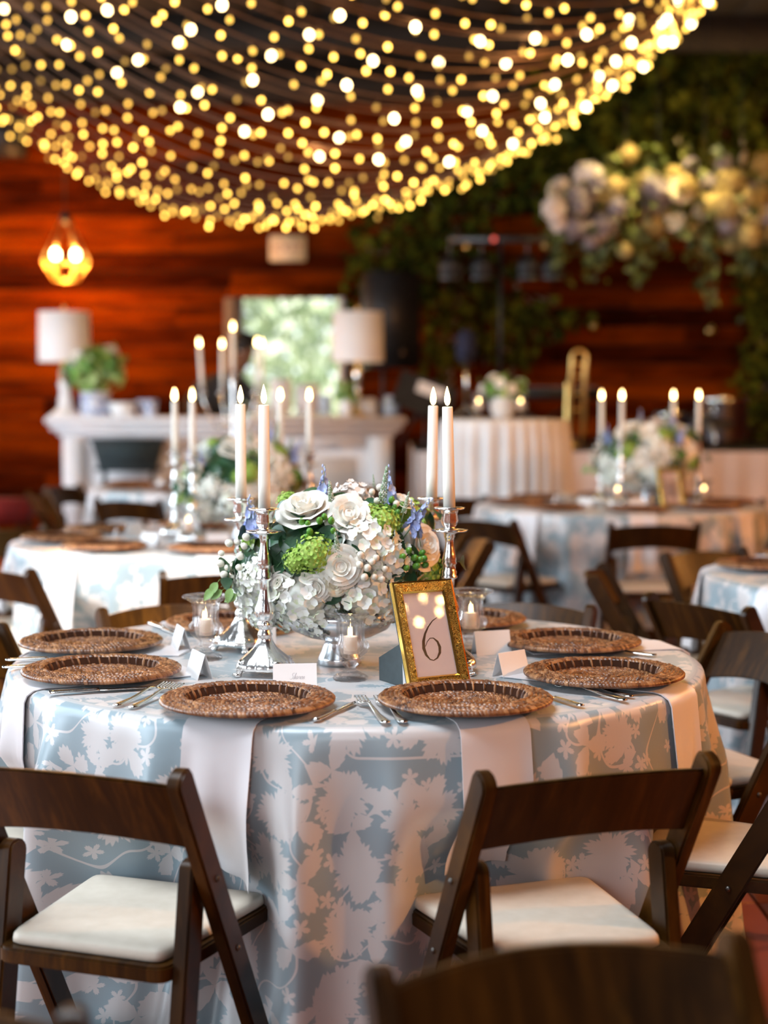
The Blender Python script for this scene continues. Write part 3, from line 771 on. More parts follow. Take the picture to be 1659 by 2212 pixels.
def rose_mesh(name, mat, seed=1):
    r = random.Random(seed); mb = MB()
    layers = [(3, .10, 1.50, .62), (4, .22, 1.35, .70), (5, .36, 1.15, .78), (6, .52, .92, .86), (7, .66, .66, .92), (7, .78, .36, .95)]
    a0 = 0
    for li, (n, rad, tilt, ln) in enumerate(layers):
        for k in range(n):
            a = a0 + 2 * PI * k / n + r.uniform(-.15, .15)
            # petal as a curved shell: base at centre low, bowed around the axis
            def fn(u, v, a=a, rad=rad, tilt=tilt, ln=ln, li=li):
                x = (u - .5) * 2; wd = (1.15 / (1 + .12 * li)) * math.sin(PI * (.16 + .66 * v)) ** .7
                th = a + x * wd
                rr = rad * (.35 + .65 * math.sin(min(1, v * 1.1) * PI / 2)) + ln * .42 * (v ** 2) * math.cos(tilt) + .05 * (v > .85) * (li > 2)
                z = ln * v * math.sin(tilt) * .95 + (.62 - ln) * .6 - .10 * (x * x) * v - .04 * (v > .85) * (li > 2) * 1.5
                return (rr * math.cos(th), rr * math.sin(th), z)
            mb.grid(fn, 6, 5)
        a0 += .6 + r.random()
    mb.ball((0, 0, .12), (.42, .42, .35), 12, 8)
    me = mb.mesh(name, mat); return me
RO = [rose_mesh('rose', M['rose'], 1), rose_mesh('rose', M['rose_cream'], 2)]
def leaf_mesh(name, mat, W=.26, bend=.25):
    def fn(u, v):
        x = (u - .5) * 2; wd = W * math.sin(PI * min(1, v ** .8)) ** .9
        return (x * wd, v, .10 * abs(x) * wd * 2 - bend * v * v)
    mb = MB(); mb.grid(fn, 4, 8); mb.tube([(0, 0, 0), (0, -.12, .01), (0, -.25, .0)], .012, 5); return mb.mesh(name, mat)
LF = [leaf_mesh('leaf', M['leaf']), leaf_mesh('leaf', M['leaf'], .34, .1), leaf_mesh('leaf', M['leaf_light'], .30, .3)]
def delph_mesh():
    r = random.Random(8); mb = MB()
    for k in range(13):
        h = .10 + k * .060; a = k * 2.4; n = Vector((math.cos(a), math.sin(a), .25)).normalized(); s = .24 * (1 - .05 * k)
        B = Matrix.Translation((math.cos(a) * .11 * (1 - k * .05), math.sin(a) * .11 * (1 - k * .05), h)) @ orient(n, r.uniform(0, 6))
        sub = MB()
        for j in range(5): petal(sub, Matrix.Rotation(j * 2 * PI / 5, 4, 'Z') @ Matrix.Rotation(.3, 4, 'X'), s, s * .55, .2, 0, 2, 2)
        mb.add(sub.v, sub.f, B)
    for k in range(6):
        a = k * 2.4; h = .88 + k * .05; mb.ball((.06 * math.cos(a), .06 * math.sin(a), h), (.03, .03, .045), 8, 6)
    return mb.mesh('delphinium_florets', M['blue_flower'])
DE = delph_mesh()
DS = MB().tube([(0, 0, -.3), (.02, 0, .5), (0, .02, 1.15)], [.02, .016, .008], 6).mesh('stem', M['stem'])
def spike_mesh():
    r = random.Random(5); mb = MB()
    for k in range(130):
        v = k / 130; a = k * 2.4; rad = .11 * (1 - v) ** .8 + .012
        mb.ball((rad * math.cos(a), rad * math.sin(a), v), (.028, .028, .024), 5, 4)
    mb.tube([(0, 0, -.4), (0, 0, 1.02)], [.03, .02], 6)
    return mb.mesh('veronica_spike', M['spike'])
SP = spike_mesh()
BW = MB().ball((0, 0, 0), (1, 1, 1.08), 12, 8).mesh('berry', M['berry_white'])
BG = MB().ball((0, 0, 0), (.85, .85, 1.12), 12, 8).mesh('berry', M['berry_green'])

BOWL = on_z(733, 1434, ZT)
def arrangement():
    t = thing('flower_arrangement', 'low dome of white hydrangea, roses, blue delphinium and berries behind number six frame', 'flowers', (BOWL.x, BOWL.y, ZT + .06), 0, 'table flower arrangements')
    base = Vector((BOWL.x, BOWL.y, ZT + .06))
    C = at_y(722, 1215, BOWL.y); RX, RY, RZ = .205, .17, .155
    def loc(px, py, depth=1.0, forced=None):
        d = ray(px, py); o = CAM - C
        S = Vector((1 / RX, 1 / RY, 1 / RZ)) / depth
        a, b = Vector((d.x * S.x, d.y * S.y, d.z * S.z)), Vector((o.x * S.x, o.y * S.y, o.z * S.z))
        A, B, Q = a.dot(a), 2 * a.dot(b), b.dot(b) - 1; D = B * B - 4 * A * Q
        if D > 0:
            p = CAM + d * ((-B - math.sqrt(D)) / (2 * A))
        else:
            p = CAM + d * (-B / (2 * A))
        n = Vector(((p.x - C.x) / RX ** 2, (p.y - C.y) / RY ** 2, (p.z - C.z) / RZ ** 2)).normalized()
        return p - base, n
    mpp = 1 / 985.       # metres per pixel around here
    def place(nm, me, px, py, rpx, tilt=None, depth=1., push=0., zs=1.):
        p, n = loc(px, py, depth)
        if tilt is not None: n = (n + Vector(tilt)).normalized()
        o = put(nm, me, t); s = rpx * mpp
        Mx = Matrix.Translation(p + n * push) @ orient(n, rf.uniform(0, 6)) @ Matrix.Diagonal((s, s, s * zs, 1)); o.matrix_basis = Mx; return o
    for px, py, r, k in ((800, 1168, 60, 0), (842, 1205, 50, 1), (652, 1296, 66, 0), (700, 1342, 52, 1), (792, 1290, 64, 0), (836, 1312, 46, 1), (542, 1295, 50, 1), (566, 1238, 42, 0), (765, 1068, 46, 3),
                         (610, 1335, 42, 0), (545, 1255, 40, 0), (560, 1335, 36, 1)):
        place('hydrangea_head', HY[k], px, py, r, (0, -.5, 0), .92 if k == 3 else .95, -r * mpp * .35, .85)
    for px, py, r in ((826, 1128, 34), (800, 1110, 22), (678, 1196, 36), (640, 1210, 24), (928, 1232, 34), (620, 1080, 20)):
        place('green_hydrangea_head', HY[2], px, py, r * 1.1, (0, -.4, .1), 1.0, 0, .8)
    for px, py, r, k, tl in ((662, 1104, 56, 0, (-.1, -.3, .75)), (753, 1116, 45, 0, (0, -.8, .1)), (736, 1224, 40, 0, (.05, -.8, .1)), (908, 1180, 48, 0, (.2, -.7, .15)), (724, 1258, 27, 1, (0, -.8, -.2)), (682, 1268, 28, 0, (-.1, -.8, .1)), (905, 1272, 38, 1, (0, -.6, -.2)), (868, 1085, 26, 0, (0, -.4, .4)), (610, 1262, 24, 0, (-.2, -.8, 0))):
        place('rose', RO[k], px, py, r, tl, .98, 0)
    def upright(nm, me, px0, py0, px1, py1, y, s, extra=None):
        a, b = at_y(px0, py0, y), at_y(px1, py1, y); d = b - a; o = put(nm, me, t)
        o.matrix_basis = Matrix.Translation(a - base) @ orient(d, rf.uniform(0, 6)) @ Matrix.Diagonal((d.length * s, d.length * s, d.length, 1))
        if extra: put('stem', extra, o)
    for a in ((695, 1110, 700, 1018, -.02, .75), (846, 1105, 838, 1018, .0, .7), (880, 1150, 925, 1085, -.08, .75), (540, 1165, 538, 1082, .02, .7), (560, 1160, 548, 1100, -.03, .7), (905, 1160, 890, 1090, -.09, .6)):
        upright('delphinium', DE, a[0], a[1], a[2], a[3], BOWL.y + a[4], a[5], DS)
    for a in ((718, 1118, 712, 1040, -.10, .9), (826, 1085, 836, 1008, -.08, .9), (872, 1108, 884, 1062, -.1, .9), (732, 1205, 724, 1150, -.17, 1.1), (808, 1050, 806, 1025, .02, .9)):
        upright('veronica_spike', SP, a[0], a[1], a[2], a[3], BOWL.y + a[4], a[5])
    def cluster(nm, me, cx, cy, pts, rpx, depth=1.02):
        e = None
        for i, (x, y) in enumerate(pts):
            p, n = loc(cx + x, cy + y, depth); s = rpx * mpp * rf.uniform(.85, 1.1)
            Mx = Matrix.Translation(p + n * .012) @ orient(n + Vector((0, 0, .4))) @ Matrix.Diagonal((s, s, s, 1))
            if e is None:
                e = MB().tube([p - n * .05, p - n * .01], .0025, 6).obj(nm, M['stem'], t)
            b = put('berry', me, e); b.matrix_basis = Mx
            if i % 2 == 0:
                l = put('leaf', LF[0], e); l.matrix_basis = Matrix.Translation(p - n * .004) @ orient(n, rf.uniform(0, 6)) @ Matrix.Diagonal((.03, .03, .03, 1))
    cluster('white_berry_sprig', BW, 508, 1205, [(-2, -28), (16, -30), (30, -22), (-18, -8), (22, -2), (-20, 12), (-4, 20), (-12, 34), (4, 40), (34, -40), (20, 20)], 8)
    cluster('white_berry_sprig', BW, 802, 1222, [(-26, -22), (-28, -2), (-12, 4), (-2, -8), (6, -16), (-18, 22), (2, 22), (18, 26), (24, 6)], 8)
    cluster('white_berry_sprig', BW, 816, 1078, [(-16, -4), (0, -14), (4, 0), (-6, 14), (26, -10), (30, 6), (34, 20)], 8)
    cluster('green_berry_sprig', BG, 690, 1130, [(-34, 4), (-22, 8), (2, 2), (12, -6), (26, 2), (-24, 34), (-18, 24), (30, 22)], 8)
    cluster('green_berry_sprig', BG, 842, 1102, [(-14, 4), (-2, -12), (4, 4), (18, 0), (10, 14), (-8, 16)], 8.5)
    cluster('green_berry_sprig', BG, 886, 1206, [(-24, -2), (-12, -14), (0, 0), (16, -10), (-16, 20), (4, 16), (22, 14), (10, 4), (18, 2)], 8.5)
    for px, py in ((628, 1135), (618, 1165), (648, 1170), (660, 1145), (640, 1230), (600, 1190), (690, 1160), (715, 1150), (595, 1150), (625, 1195), (585, 1215), (605, 1225), (600, 1110), (575, 1180), (660, 1215), (705, 1185), (860, 1165), (872, 1190), (862, 1235), (852, 1250), (885, 1245), (795, 1085), (770, 1145), (940, 1215), (720, 1290), (735, 1325), (845, 1345), (870, 1330), (770, 1345), (500, 1250), (512, 1235), (490, 1225), (530, 1200), (485, 1262), (1000, 1215), (955, 1240), (620, 1105), (655, 1070), (745, 1085), (960, 1130), (930, 1130), (520, 1150), (560, 1120)):
        p, n = loc(px, py, .97); o = put('leaf', LF[0 if rf.random() < .7 else 1], t); s = rf.uniform(.055, .085)
        n = (n + Vector((rf.gauss(0, .35), -.3 + rf.gauss(0, .2), rf.gauss(0, .35)))).normalized()
        o.matrix_basis = Matrix.Translation(p) @ orient(n, rf.uniform(0, 6.28)) @ Matrix.Translation((0, -.02, 0)) @ Matrix.Diagonal((s, s, s, 1))
    for k in range(60):           # inner and rear foliage
        v = Vector((rf.gauss(0, 1), abs(rf.gauss(0, .8)), rf.gauss(0, .8) - .1)).normalized()
        p = C + Vector((v.x * RX, v.y * RY, v.z * RZ)) * .9 - base; o = put('leaf', LF[rf.choice((0, 0, 1, 2))], t); s = rf.uniform(.06, .09)
        o.matrix_basis = Matrix.Translation(p) @ orient(v, rf.uniform(0, 6.28)) @ Matrix.Diagonal((s, s, s, 1))
    for k in range(12):           # rear blooms
        a = PI * (k + .5) / 12; z = rf.uniform(-.05, .10); v = Vector((math.cos(a), math.sin(a), 0))
        p = C + Vector((v.x * RX * .85, v.y * RY * .8, z)) - base; o = put('hydrangea_head', HY[rf.choice((0, 1, 0, 2))], t); s = rf.uniform(.045, .06)
        o.matrix_basis = Matrix.Translation(p) @ orient(v + Vector((0, 0, .4)), rf.uniform(0, 6)) @ Matrix.Diagonal((s, s, s, 1))
    # trailing light sprigs at the left
    for px, py, a in ((470, 1258, 2.6), (480, 1275, 2.2), (500, 1270, 2.9), (462, 1272, 2.4), (512, 1285, 2.0)):
        p = at_y(px, py, BOWL.y - .06) - base; o = put('leaf', LF[2], t)
        o.matrix_basis = Matrix.Translation(p) @ orient((-.2, -.9, .4), a) @ Matrix.Diagonal((.034, .034, .034, 1))
    # core that fills the middle and stems down to the bowl
    MB().ball(tuple(C - base), (RX * .80, RY * .80, RZ * .84), 20, 12).tube([(0, 0, .02), tuple(C - base)], [.09, .12], 16).obj('foam_core', M['leaf'], t)
    return t
def bowl_mesh():
    return MB().lathe([(.046, 0), (.049, .003), (.047, .008), (.0495, .012), (.046, .017), (.040, .030), (.034, .045), (.031, .052), (.040, .056), (.075, .064), (.108, .080), (.128, .102), (.134, .122), (.131, .122), (.122, .100), (.100, .082), (.06, .068), (0, .064)], 64).mesh('bowl_body', M['pewter'])
BM = bowl_mesh()
def bowl(p, label, z=ZT):
    t = thing('pedestal_bowl', label, 'bowl', (p[0], p[1], z), 0, 'pedestal flower bowls'); put('bowl_body', BM, t); return t
# ================================================================ the front table, number six
T1 = Vector((-.062, 3.61, 0))
SIDE = {-1: 'near left', 0: 'near right', -2: 'left side, nearer end', 1: 'right side, nearer end', 2: 'right side, farther end', 3: 'far right', -3: 'left side, farther end', -4: 'far left'}
def side(phi):
    phi = (phi + 180) % 360 - 180; return SIDE[int(math.floor(phi / 45))]
def ring(c, phi, r):
    a = math.radians(phi); return Vector((c[0] + math.sin(a) * r, c[1] - math.cos(a) * r, 0))
def pol(phi): return math.radians(phi) - PI / 2
CH1 = [(-26, .89), (23, .885), (-68, .90), (66, .875), (-112, .91), (113, .93), (-151, .95), (156, .95)]
FACE = {-26: -20, 23: 20}
DENT1 = [pol(a) for a, r in CH1]
table(T1, 'round banquet table under the cloth in front, carrying the gold frame with a 6', 'blue floral damask cloth on the front table with the 6 frame', DENT1)
for a, r in CH1:
    p = ring(T1, a, r); chair(p, math.radians(FACE.get(a, a)), 'dark wood folding chair with ivory seat, %s of table 6' % side(a), 'folding chairs at the front table')
PL1 = [((535, 1519), -21), ((1005, 1517), 21.5), ((220, 1454), -67), ((1304, 1461), 64), ((197, 1392), -105), ((1231, 1391), 109), ((500, 1350), -146), (None, 152)]
for k, (px, a) in enumerate(PL1):
    p = on_z(*px, ZT + .012) if px else ring(T1, a, .56)
    charger(p, k * .8, 'round brown woven rattan charger, %s of table 6' % side(a), 'woven chargers on the front table')
    d = p - T1; ph = math.atan2(d.y, d.x)
    n = put('napkin', napkin_mesh(ph, DENT1, (.305, .30, .34, .26, .3, .3, .3, .3)[k], .40, .138, k), None, (T1.x, T1.y, 0))
    tag(n, 'white satin napkin hanging off the edge, %s of table 6' % side(a), 'napkin', 'satin napkins on the front table')
for a, b, l in (((248, 1531), (378, 1483), 'outer silver fork left of the near left charger'), ((283, 1535), (404, 1484), 'inner silver fork touching the near left charger'),
                ((835, 1568), (772, 1514), 'outer silver fork between the two near chargers'), ((873, 1567), (808, 1508), 'inner silver fork beside the near right charger'),
                ((1352, 1519), (1168, 1480), 'nearer silver fork in front of the right side charger'), ((1366, 1511), (1182, 1472), 'farther silver fork in front of the right side charger'),
                ((1418, 1420), (1245, 1408), 'silver fork in front of the farther right side charger')):
    cutlery('fork', a, b, l + ' on table 6')
for a, b, l in (((680, 1563), (764, 1524), 'silver butter knife between the two near chargers'), ((1258, 1532), (1150, 1500), 'silver knife tucked under the near right charger'), ((105, 1504), (330, 1490), 'silver knife in front of the left side charger'),
                ((5, 1448), (180, 1440), 'nearer of two silver knives at the left table edge'), ((12, 1432), (190, 1424), 'farther of two silver knives at the left table edge'), ((325, 1350), (392, 1378), 'silver knife lying behind the left urn votive')):
    cutlery('knife', a, b, l + ' on table 6')
card(637, 1490, .10, 'white place card with faint script name behind the near left charger', 'Sharon')
card(915, 1484, .12, 'white place card reading a script name before the gold frame', 'Kelsey')
card(430, 1462, -1.15, 'white place card edge on right of the nearer left charger, table 6', None)
card(391, 1402, -1.25, 'white place card seen edge on beside the left urn votive', None)
card(1104, 1458, .75, 'small cream place card turned right, left of the right side charger', None, scale=.95)
card(1062, 1412, .35, 'white place card behind the right urn votive, at the far right charger', None)
card(556, 1398, .05, 'white place card half hidden behind the left front candlestick', None)
SX = on_z(573, 1457, ZT), on_z(523, 1404, ZT), on_z(970, 1452, ZT), on_z(932, 1400, ZT)
LB = ('left front', 'left rear', 'right front', 'right rear')
for k, p in enumerate(SX):
    candlestick(p, 'ornate silver candlestick with claw feet, %s of the flowers on table 6' % LB[k], (.55, .2, .75, .4)[k])
for k, (h, ln) in enumerate(((.236, (0, 0)), (.236, (0, 0)), (.232, (-.022, 0)), (.232, (.012, 0)))):
    taper(SX[k], h, 'lit ivory taper candle in the %s candlestick on table 6' % LB[k], ln)
VP = on_z(445, 1424, ZT), on_z(757, 1468, ZT), on_z(1016, 1408, ZT)
for p, l in zip(VP, ('left of the flowers on table 6', 'in front of the bowl on table 6', 'right of the gold frame with 6')):
    votive(p, l)
bowl(BOWL, 'silvery pedestal bowl under the flowers of the table numbered 6')
ARR = arrangement()

def gild():
    t = NT('gilt_scrollwork'); tc = t.n('ShaderNodeTexCoord').outputs['Object']
    wv = t.n('ShaderNodeTexNoise', {'Vector': tc, 'Scale': 110., 'Detail': 0., 'Distortion': 4.})
    h = t.math('PINGPONG', t.math('MULTIPLY', wv.outputs[0], 4.), .5)
    t.P(col=t.ramp(h, [(.16, (.045, .018, .002)), (.34, (1., .62, .12))]), metal=.9, rough=.3); t.bump(h, 1., .006); return t.m  # relief shading put into the colour: recesses tinted dark
M['gild'] = gild()
M['print'] = simple('blush_print_paper', (.62, .50, .47), .7)
M['pane'] = (lambda t: (t.t.links.new(t.n('ShaderNodeMixShader', {0: .05, 1: t.n('ShaderNodeBsdfTransparent'), 2: t.n('ShaderNodeBsdfGlossy', {'Roughness': .02})}).outputs[0], t.out.inputs[0]), t.m)[-1])(NT('picture_pane'))
def frame(p, yaw, label, six=True, lean=.36, W=.142, H=.222, scale=1.):
    t = thing('picture_frame', label, 'frame', (p[0], p[1], ZT), yaw, 'gold table number frames'); t.scale = (scale,) * 3
    L = Matrix.Translation((0, 0, .003)) @ Matrix.Rotation(-lean, 4, 'X')
    b = .021
    def ringpiece(w0, h0, o0, w1, h1, y0, y1):
        mb = MB(); A = [(-w0 / 2, o0), (w0 / 2, o0), (w0 / 2, o0 + h0), (-w0 / 2, o0 + h0)]; o1 = o0 + (h0 - h1) / 2
        Bq = [(-w1 / 2, o1), (w1 / 2, o1), (w1 / 2, o1 + h1), (-w1 / 2, o1 + h1)]
        vs = [(x, y0, z) for x, z in A] + [(x, y1, z) for x, z in Bq]
        return mb.add(vs, [(i, (i + 1) % 4, 4 + (i + 1) % 4, 4 + i) for i in range(4)], L)
    # outer lip, carved band, inner lip
    o = MB()
    for a, c in (((W, H, 0, W, H), (0.0, -.012)), ((W, H, 0, W - .008, H - .008), (-.012, -.014))):
        q = ringpiece(*a, *c); o.add(q.v, q.f)
    o.obj('outer_lip', M['gold'], t, smooth=False)
    ringpiece(W - .008, H - .008, .004, W - 2 * b, H - 2 * b, -.014, -.008).obj('carved_band', M['gild'], t, smooth=False)
    w2, h2 = W - 2 * b, H - 2 * b
    q = ringpiece(w2, h2, b, w2 - .007, h2 - .007, -.010, -.006); q2 = ringpiece(w2, h2, b, w2, h2, -.008, -.010); q.add(q2.v, q2.f); q.obj('inner_lip', M['gold'], t, smooth=False)
    MB().box((0, .001, H / 2), (W, .004, H), L).obj('backing_board', M['velvet'], t, smooth=False)
    MB().box((0, -.0045, H / 2), (w2 - .004, .001, h2 - .004), L).obj('number_print', M['print'], t, smooth=False)
    MB().box((0, -.0068, H / 2), (w2 - .006, .0008, h2 - .006), L).obj('glass_pane', M['pane'], t, smooth=False)
    if six:
        pts = [(.66, 1.0, .010), (.52, .93, .016), (.38, .80, .022), (.26, .64, .034), (.18, .46, .05), (.155, .30, .056), (.19, .14, .042), (.27, .03, .020), (.36, .0, .014), (.47, .05, .024), (.56, .17, .044), (.585, .30, .050), (.55, .43, .038), (.46, .52, .018), (.37, .525, .013), (.28, .45, .012), (.21, .34, .010)]
        mb = MB(); S = .088; vs = []
        for i, (x, z, wd) in enumerate(pts):
            a, c = pts[max(i - 1, 0)], pts[min(i + 1, len(pts) - 1)]; d = Vector((c[0] - a[0], c[1] - a[1])).normalized(); n = Vector((-d.y, d.x)) * wd * .75
            for e in (-1, 1): vs.append((-.028 + (x + n.x * e) * S - .006, -.0052, .056 + (z + n.y * e) * S))
        mb.add(vs, [(2 * i, 2 * i + 2, 2 * i + 3, 2 * i + 1) for i in range(len(pts) - 1)], L); mb.obj('number_six', M['black_ink'], t, smooth=False)
    zt = H * .52 * math.cos(lean); yt = H * .52 * math.sin(lean)
    MB().prism([(yt * .9 + .006, zt * .9), (.02, .004), (.150, 0), (.152, .048)], -.004, .004, Matrix(((0, 0, 1, -.050), (1, 0, 0, 0), (0, 1, 0, 0), (0, 0, 0, 1)))).obj('easel_back', M['velvet'], t, smooth=False)
    return t
fp = on_z(947, 1489, ZT)
frame(fp, math.radians(29), 'gold scrollwork picture frame holding the table number 6')

# ================================================================ other tables
NAPB = napkin_mesh(-PI / 2, [], .28, .40, .138, 5)
CB = cloth_mesh([pol(k * 45) for k in range(8)], 200)
def bgtable(c, off, tname, items, chairs, rs=None, arr=True, cards=True, num=False, clab='', fshift=(0, 0), vot=True, plates=range(8), frz=0., asc=1.):
    table(c, 'round banquet table under its cloth, %s' % tname, 'blue floral damask cloth on %s' % tname, [], math.radians(off), CB)
    for k in range(8):
        phi = (off + k * 45 + 180) % 360 - 180; s = '%s of %s' % (side(phi), tname)
        if k in chairs:
            q = ring(c, phi, .90 + .03 * ((k * 7) % 3)); chair(q, math.radians(phi), 'dark wood folding chair, %s' % s, 'folding chairs at ' + tname)
        if k in plates:
            p = ring(c, phi, .57); charger(p, k * .7, 'brown woven rattan charger, %s' % s, 'woven chargers on ' + tname)
            n = put('napkin', NAPB, None, (c[0], c[1], 0), (0, 0, math.radians(phi))); tag(n, 'white satin napkin over the edge, %s' % s, 'napkin', 'satin napkins on ' + tname)
            if cards: card(0, 0, math.radians(phi), 'white folded place card, %s' % s, None, ring(c, phi + 6, .355), group='place cards on ' + tname)
    f = Vector((c[0] + fshift[0], c[1] + fshift[1], 0))
    if arr:
        bowl(f, 'silvery pedestal bowl under the flowers, %s' % tname)
        dup(ARR, 'dome of white hydrangea, green and blue flowers, %s' % tname, (f.x, f.y, ZT + .06), frz, scale=asc)
    for k, (dx, dy) in enumerate(items):
        p = (f.x + dx, f.y + dy); candlestick(p, 'silver candlestick %s the flowers, %s' % (LB[k] + ' of', tname), .3 + k * .2)
        taper(p, .236, 'lit ivory taper candle in the %s candlestick, %s' % (LB[k], tname), (0, 0), fs=1.35)
    if vot:
        for k, (dx, dy) in enumerate(((-.20, -.24), (.08, -.26), (.27, -.18))):
            votive((f.x + dx, f.y + dy), '%s before the flowers on %s' % (('left', 'middle', 'right')[k], tname))
T2 = Vector((-.75, 6.6, 0)); T3 = Vector((1.29, 8.72, 0)); T4 = Vector((-1.13, 10.42, 0)); T5 = Vector((1.86, 5.32, 0))
def rel(T, px, Z): return ((px - CX) / F * Z - T.x)
bgtable(T2, 10, 'the left middle table', [(-.19, -.16), (-.30, .14), (.27, .05), (.14, .20)], range(8), fshift=(.17, 0), frz=.5, asc=1.12)
bgtable(T3, 0, 'the right middle table', [(-.17, -.16), (-.24, .12), (.26, -.06), (.17, .20)], (0, 1, 2, 5, 6, 7, 3, 4), fshift=(.15, 0), frz=-.4, asc=1.2)
frame((T3.x + .24, T3.y - .30), .25, 'gold picture frame with pale print on the right middle table', False)
bgtable(T4, -20, 'the far left table', [], range(8), arr=False, vot=False)
bgtable(T5, -57, 'the right edge table', [], (0, 7, 6, 5), arr=False, vot=False, plates=(0, 6, 7, 5), cards=False)
# near chair whose back fills the bottom edge; it faces a table behind the camera
mt = (on_z(835, 2062, .76) + on_z(1562, 1998, .76)) / 2; fa = math.atan2(.27, -.96)
fv = Vector((.25, -.97, 0)); o = mt + fv * .215
chair(o, math.atan2(-fv.x, fv.y), 'blurred dark wood folding chair back rising from the bottom edge', 'folding chairs nearest the camera')
q = on_z(150, 2196, .748); chair((q.x - .205, q.y + .02 - .215), PI, 'blurred folding chair whose post top peeks over the bottom left corner', 'folding chairs nearest the camera')
# chair with a dark jacket at the left edge, red stool beside it
q = at_y(88, 1100, 9.2); jc = (-2.05, 9.3)
# silver candelabrum on the far left table
cp = at_y(505, 1000, T4.y - .02); cz = ZT
cn = thing('candelabrum', 'tall five armed silver candelabrum on the far left table', 'candelabrum', (cp.x, cp.y, cz), .2)
k = .40
MB().lathe([(.085, 0), (.088, .008), (.07, .02), (.035, .035), (.016, .06), (.013, .09), (.024, .11), (.014, .13), (.011, .30), (.020, .33), (.012, .35), (.011, .60), (.018, .68), (.016, .715)], 24).obj('central_stem', M['silver'], cn)
ARMS = [(math.radians(a), .20, .61) for a in (172, 105, 15, -50)]
cups = [(0, 0, .715)]
for a, r, h in ARMS:
    c, s = math.cos(a), math.sin(a)
    MB().tube([(c * r * u, s * r * u, .48 - .12 * math.sin(u * PI) + (h - .02 - .48) * u ** 2) for u in [i / 10 for i in range(11)]], .007, 8).obj('arm', M['silver'], cn); cups.append((c * r, s * r, h))
for c in cups:
    MB().lathe([(.006, -.02), (.012, -.015), (.034, -.004), (.036, 0), (.014, .002), (.013, .012), (.018, .022), (.018, .034), (.021, .036), (.013, .036), (.0, .03)], 20, c=c).obj('candle_cup', M['silver'], cn)
R2 = Matrix.Rotation(.2, 3, 'Z')
for k, c in enumerate(cups):
    v = R2 @ Vector(c)
    taper((cp.x + v.x, cp.y + v.y), .27, 'lit ivory taper candle in the candelabrum, %s' % ('central tallest one', 'leftmost arm', 'rear arm', 'rightmost arm', 'front arm')[k], ((0, -.06, 0, 0, .03)[k], 0), 'candles of the candelabrum', cz + c[2] + .03, 1.5)
# ================================================================ white bar with mantel front
YBAR = 12.35
b0, b1 = at_y(133, 900, YBAR).x, at_y(845, 900, YBAR).x; m0, m1 = at_y(98, 890, YBAR).x, at_y(876, 890, YBAR).x
HB = 1.195; bc = (b0 + b1) / 2; bwid = b1 - b0
bar = thing('bar_counter', 'long white panelled bar with a mantel style top, far left', 'bar', (bc, YBAR, 0))
wp = M['white_paint']
MB().box((0, .28, .57), (bwid, .5, 1.14)).obj('body', wp, bar, smooth=False)
MB().box((0, .24, HB - .03), (m1 - m0, .66, .055)).obj('mantel_shelf', wp, bar, bevel=.012)
MB().box((0, .24, HB - .085), (bwid + .17, .60, .05)).box((0, .25, HB - .13), (bwid + .06, .57, .05)).obj('cornice_moulding', wp, bar, bevel=.012)
for x in (-bwid / 2 + .09, -.12, .12, bwid / 2 - .09): MB().box((x, .01, .54), (.17, .05, 1.08)).obj('pilaster', wp, bar, bevel=.006)
for x0, x1 in ((-bwid / 2 + .20, -.22), (.22, bwid / 2 - .20)):
    xc, xw = (x0 + x1) / 2, x1 - x0
    for zz, hh in ((1.0, .10), (.10, .14)): MB().box((xc, .018, zz), (xw, .03, hh)).obj('rail_board', wp, bar, bevel=.004)
    MB().box((xc, .026, .55), (xw - .14, .02, .66)).obj('panel', wp, bar, bevel=.006)
fi = at_y(280, 978, YBAR - .1)
ins = thing('fire_basket', 'black tapered metal fire basket standing before the white bar front', 'fire basket', (fi.x, YBAR - .16, 0))
MB().add([(-.27, -.08, 1.015), (.27, -.08, 1.015), (.27, .08, 1.015), (-.27, .08, 1.015), (-.215, -.06, .80), (.215, -.06, .80), (.215, .06, .80), (-.215, .06, .80)], [(3, 2, 1, 0), (4, 5, 6, 7), (0, 1, 5, 4), (1, 2, 6, 5), (2, 3, 7, 6), (3, 0, 4, 7)]).obj('basket_body', M['velvet'], ins, bevel=.008)
MB().box((0, 0, 1.018), (.58, .19, .025)).obj('top_rim', M['velvet'], ins, bevel=.005)
MB().box((0, 0, .80), (.50, .15, .03)).obj('bottom_rim', M['velvet'], ins, bevel=.005)
for sx in (-.18, .18):
    for sy in (-.05, .05): MB().tube([(sx, sy, .80), (sx * 1.15, sy * 1.1, 0)], .012, 8).obj('leg', M['velvet'], ins)
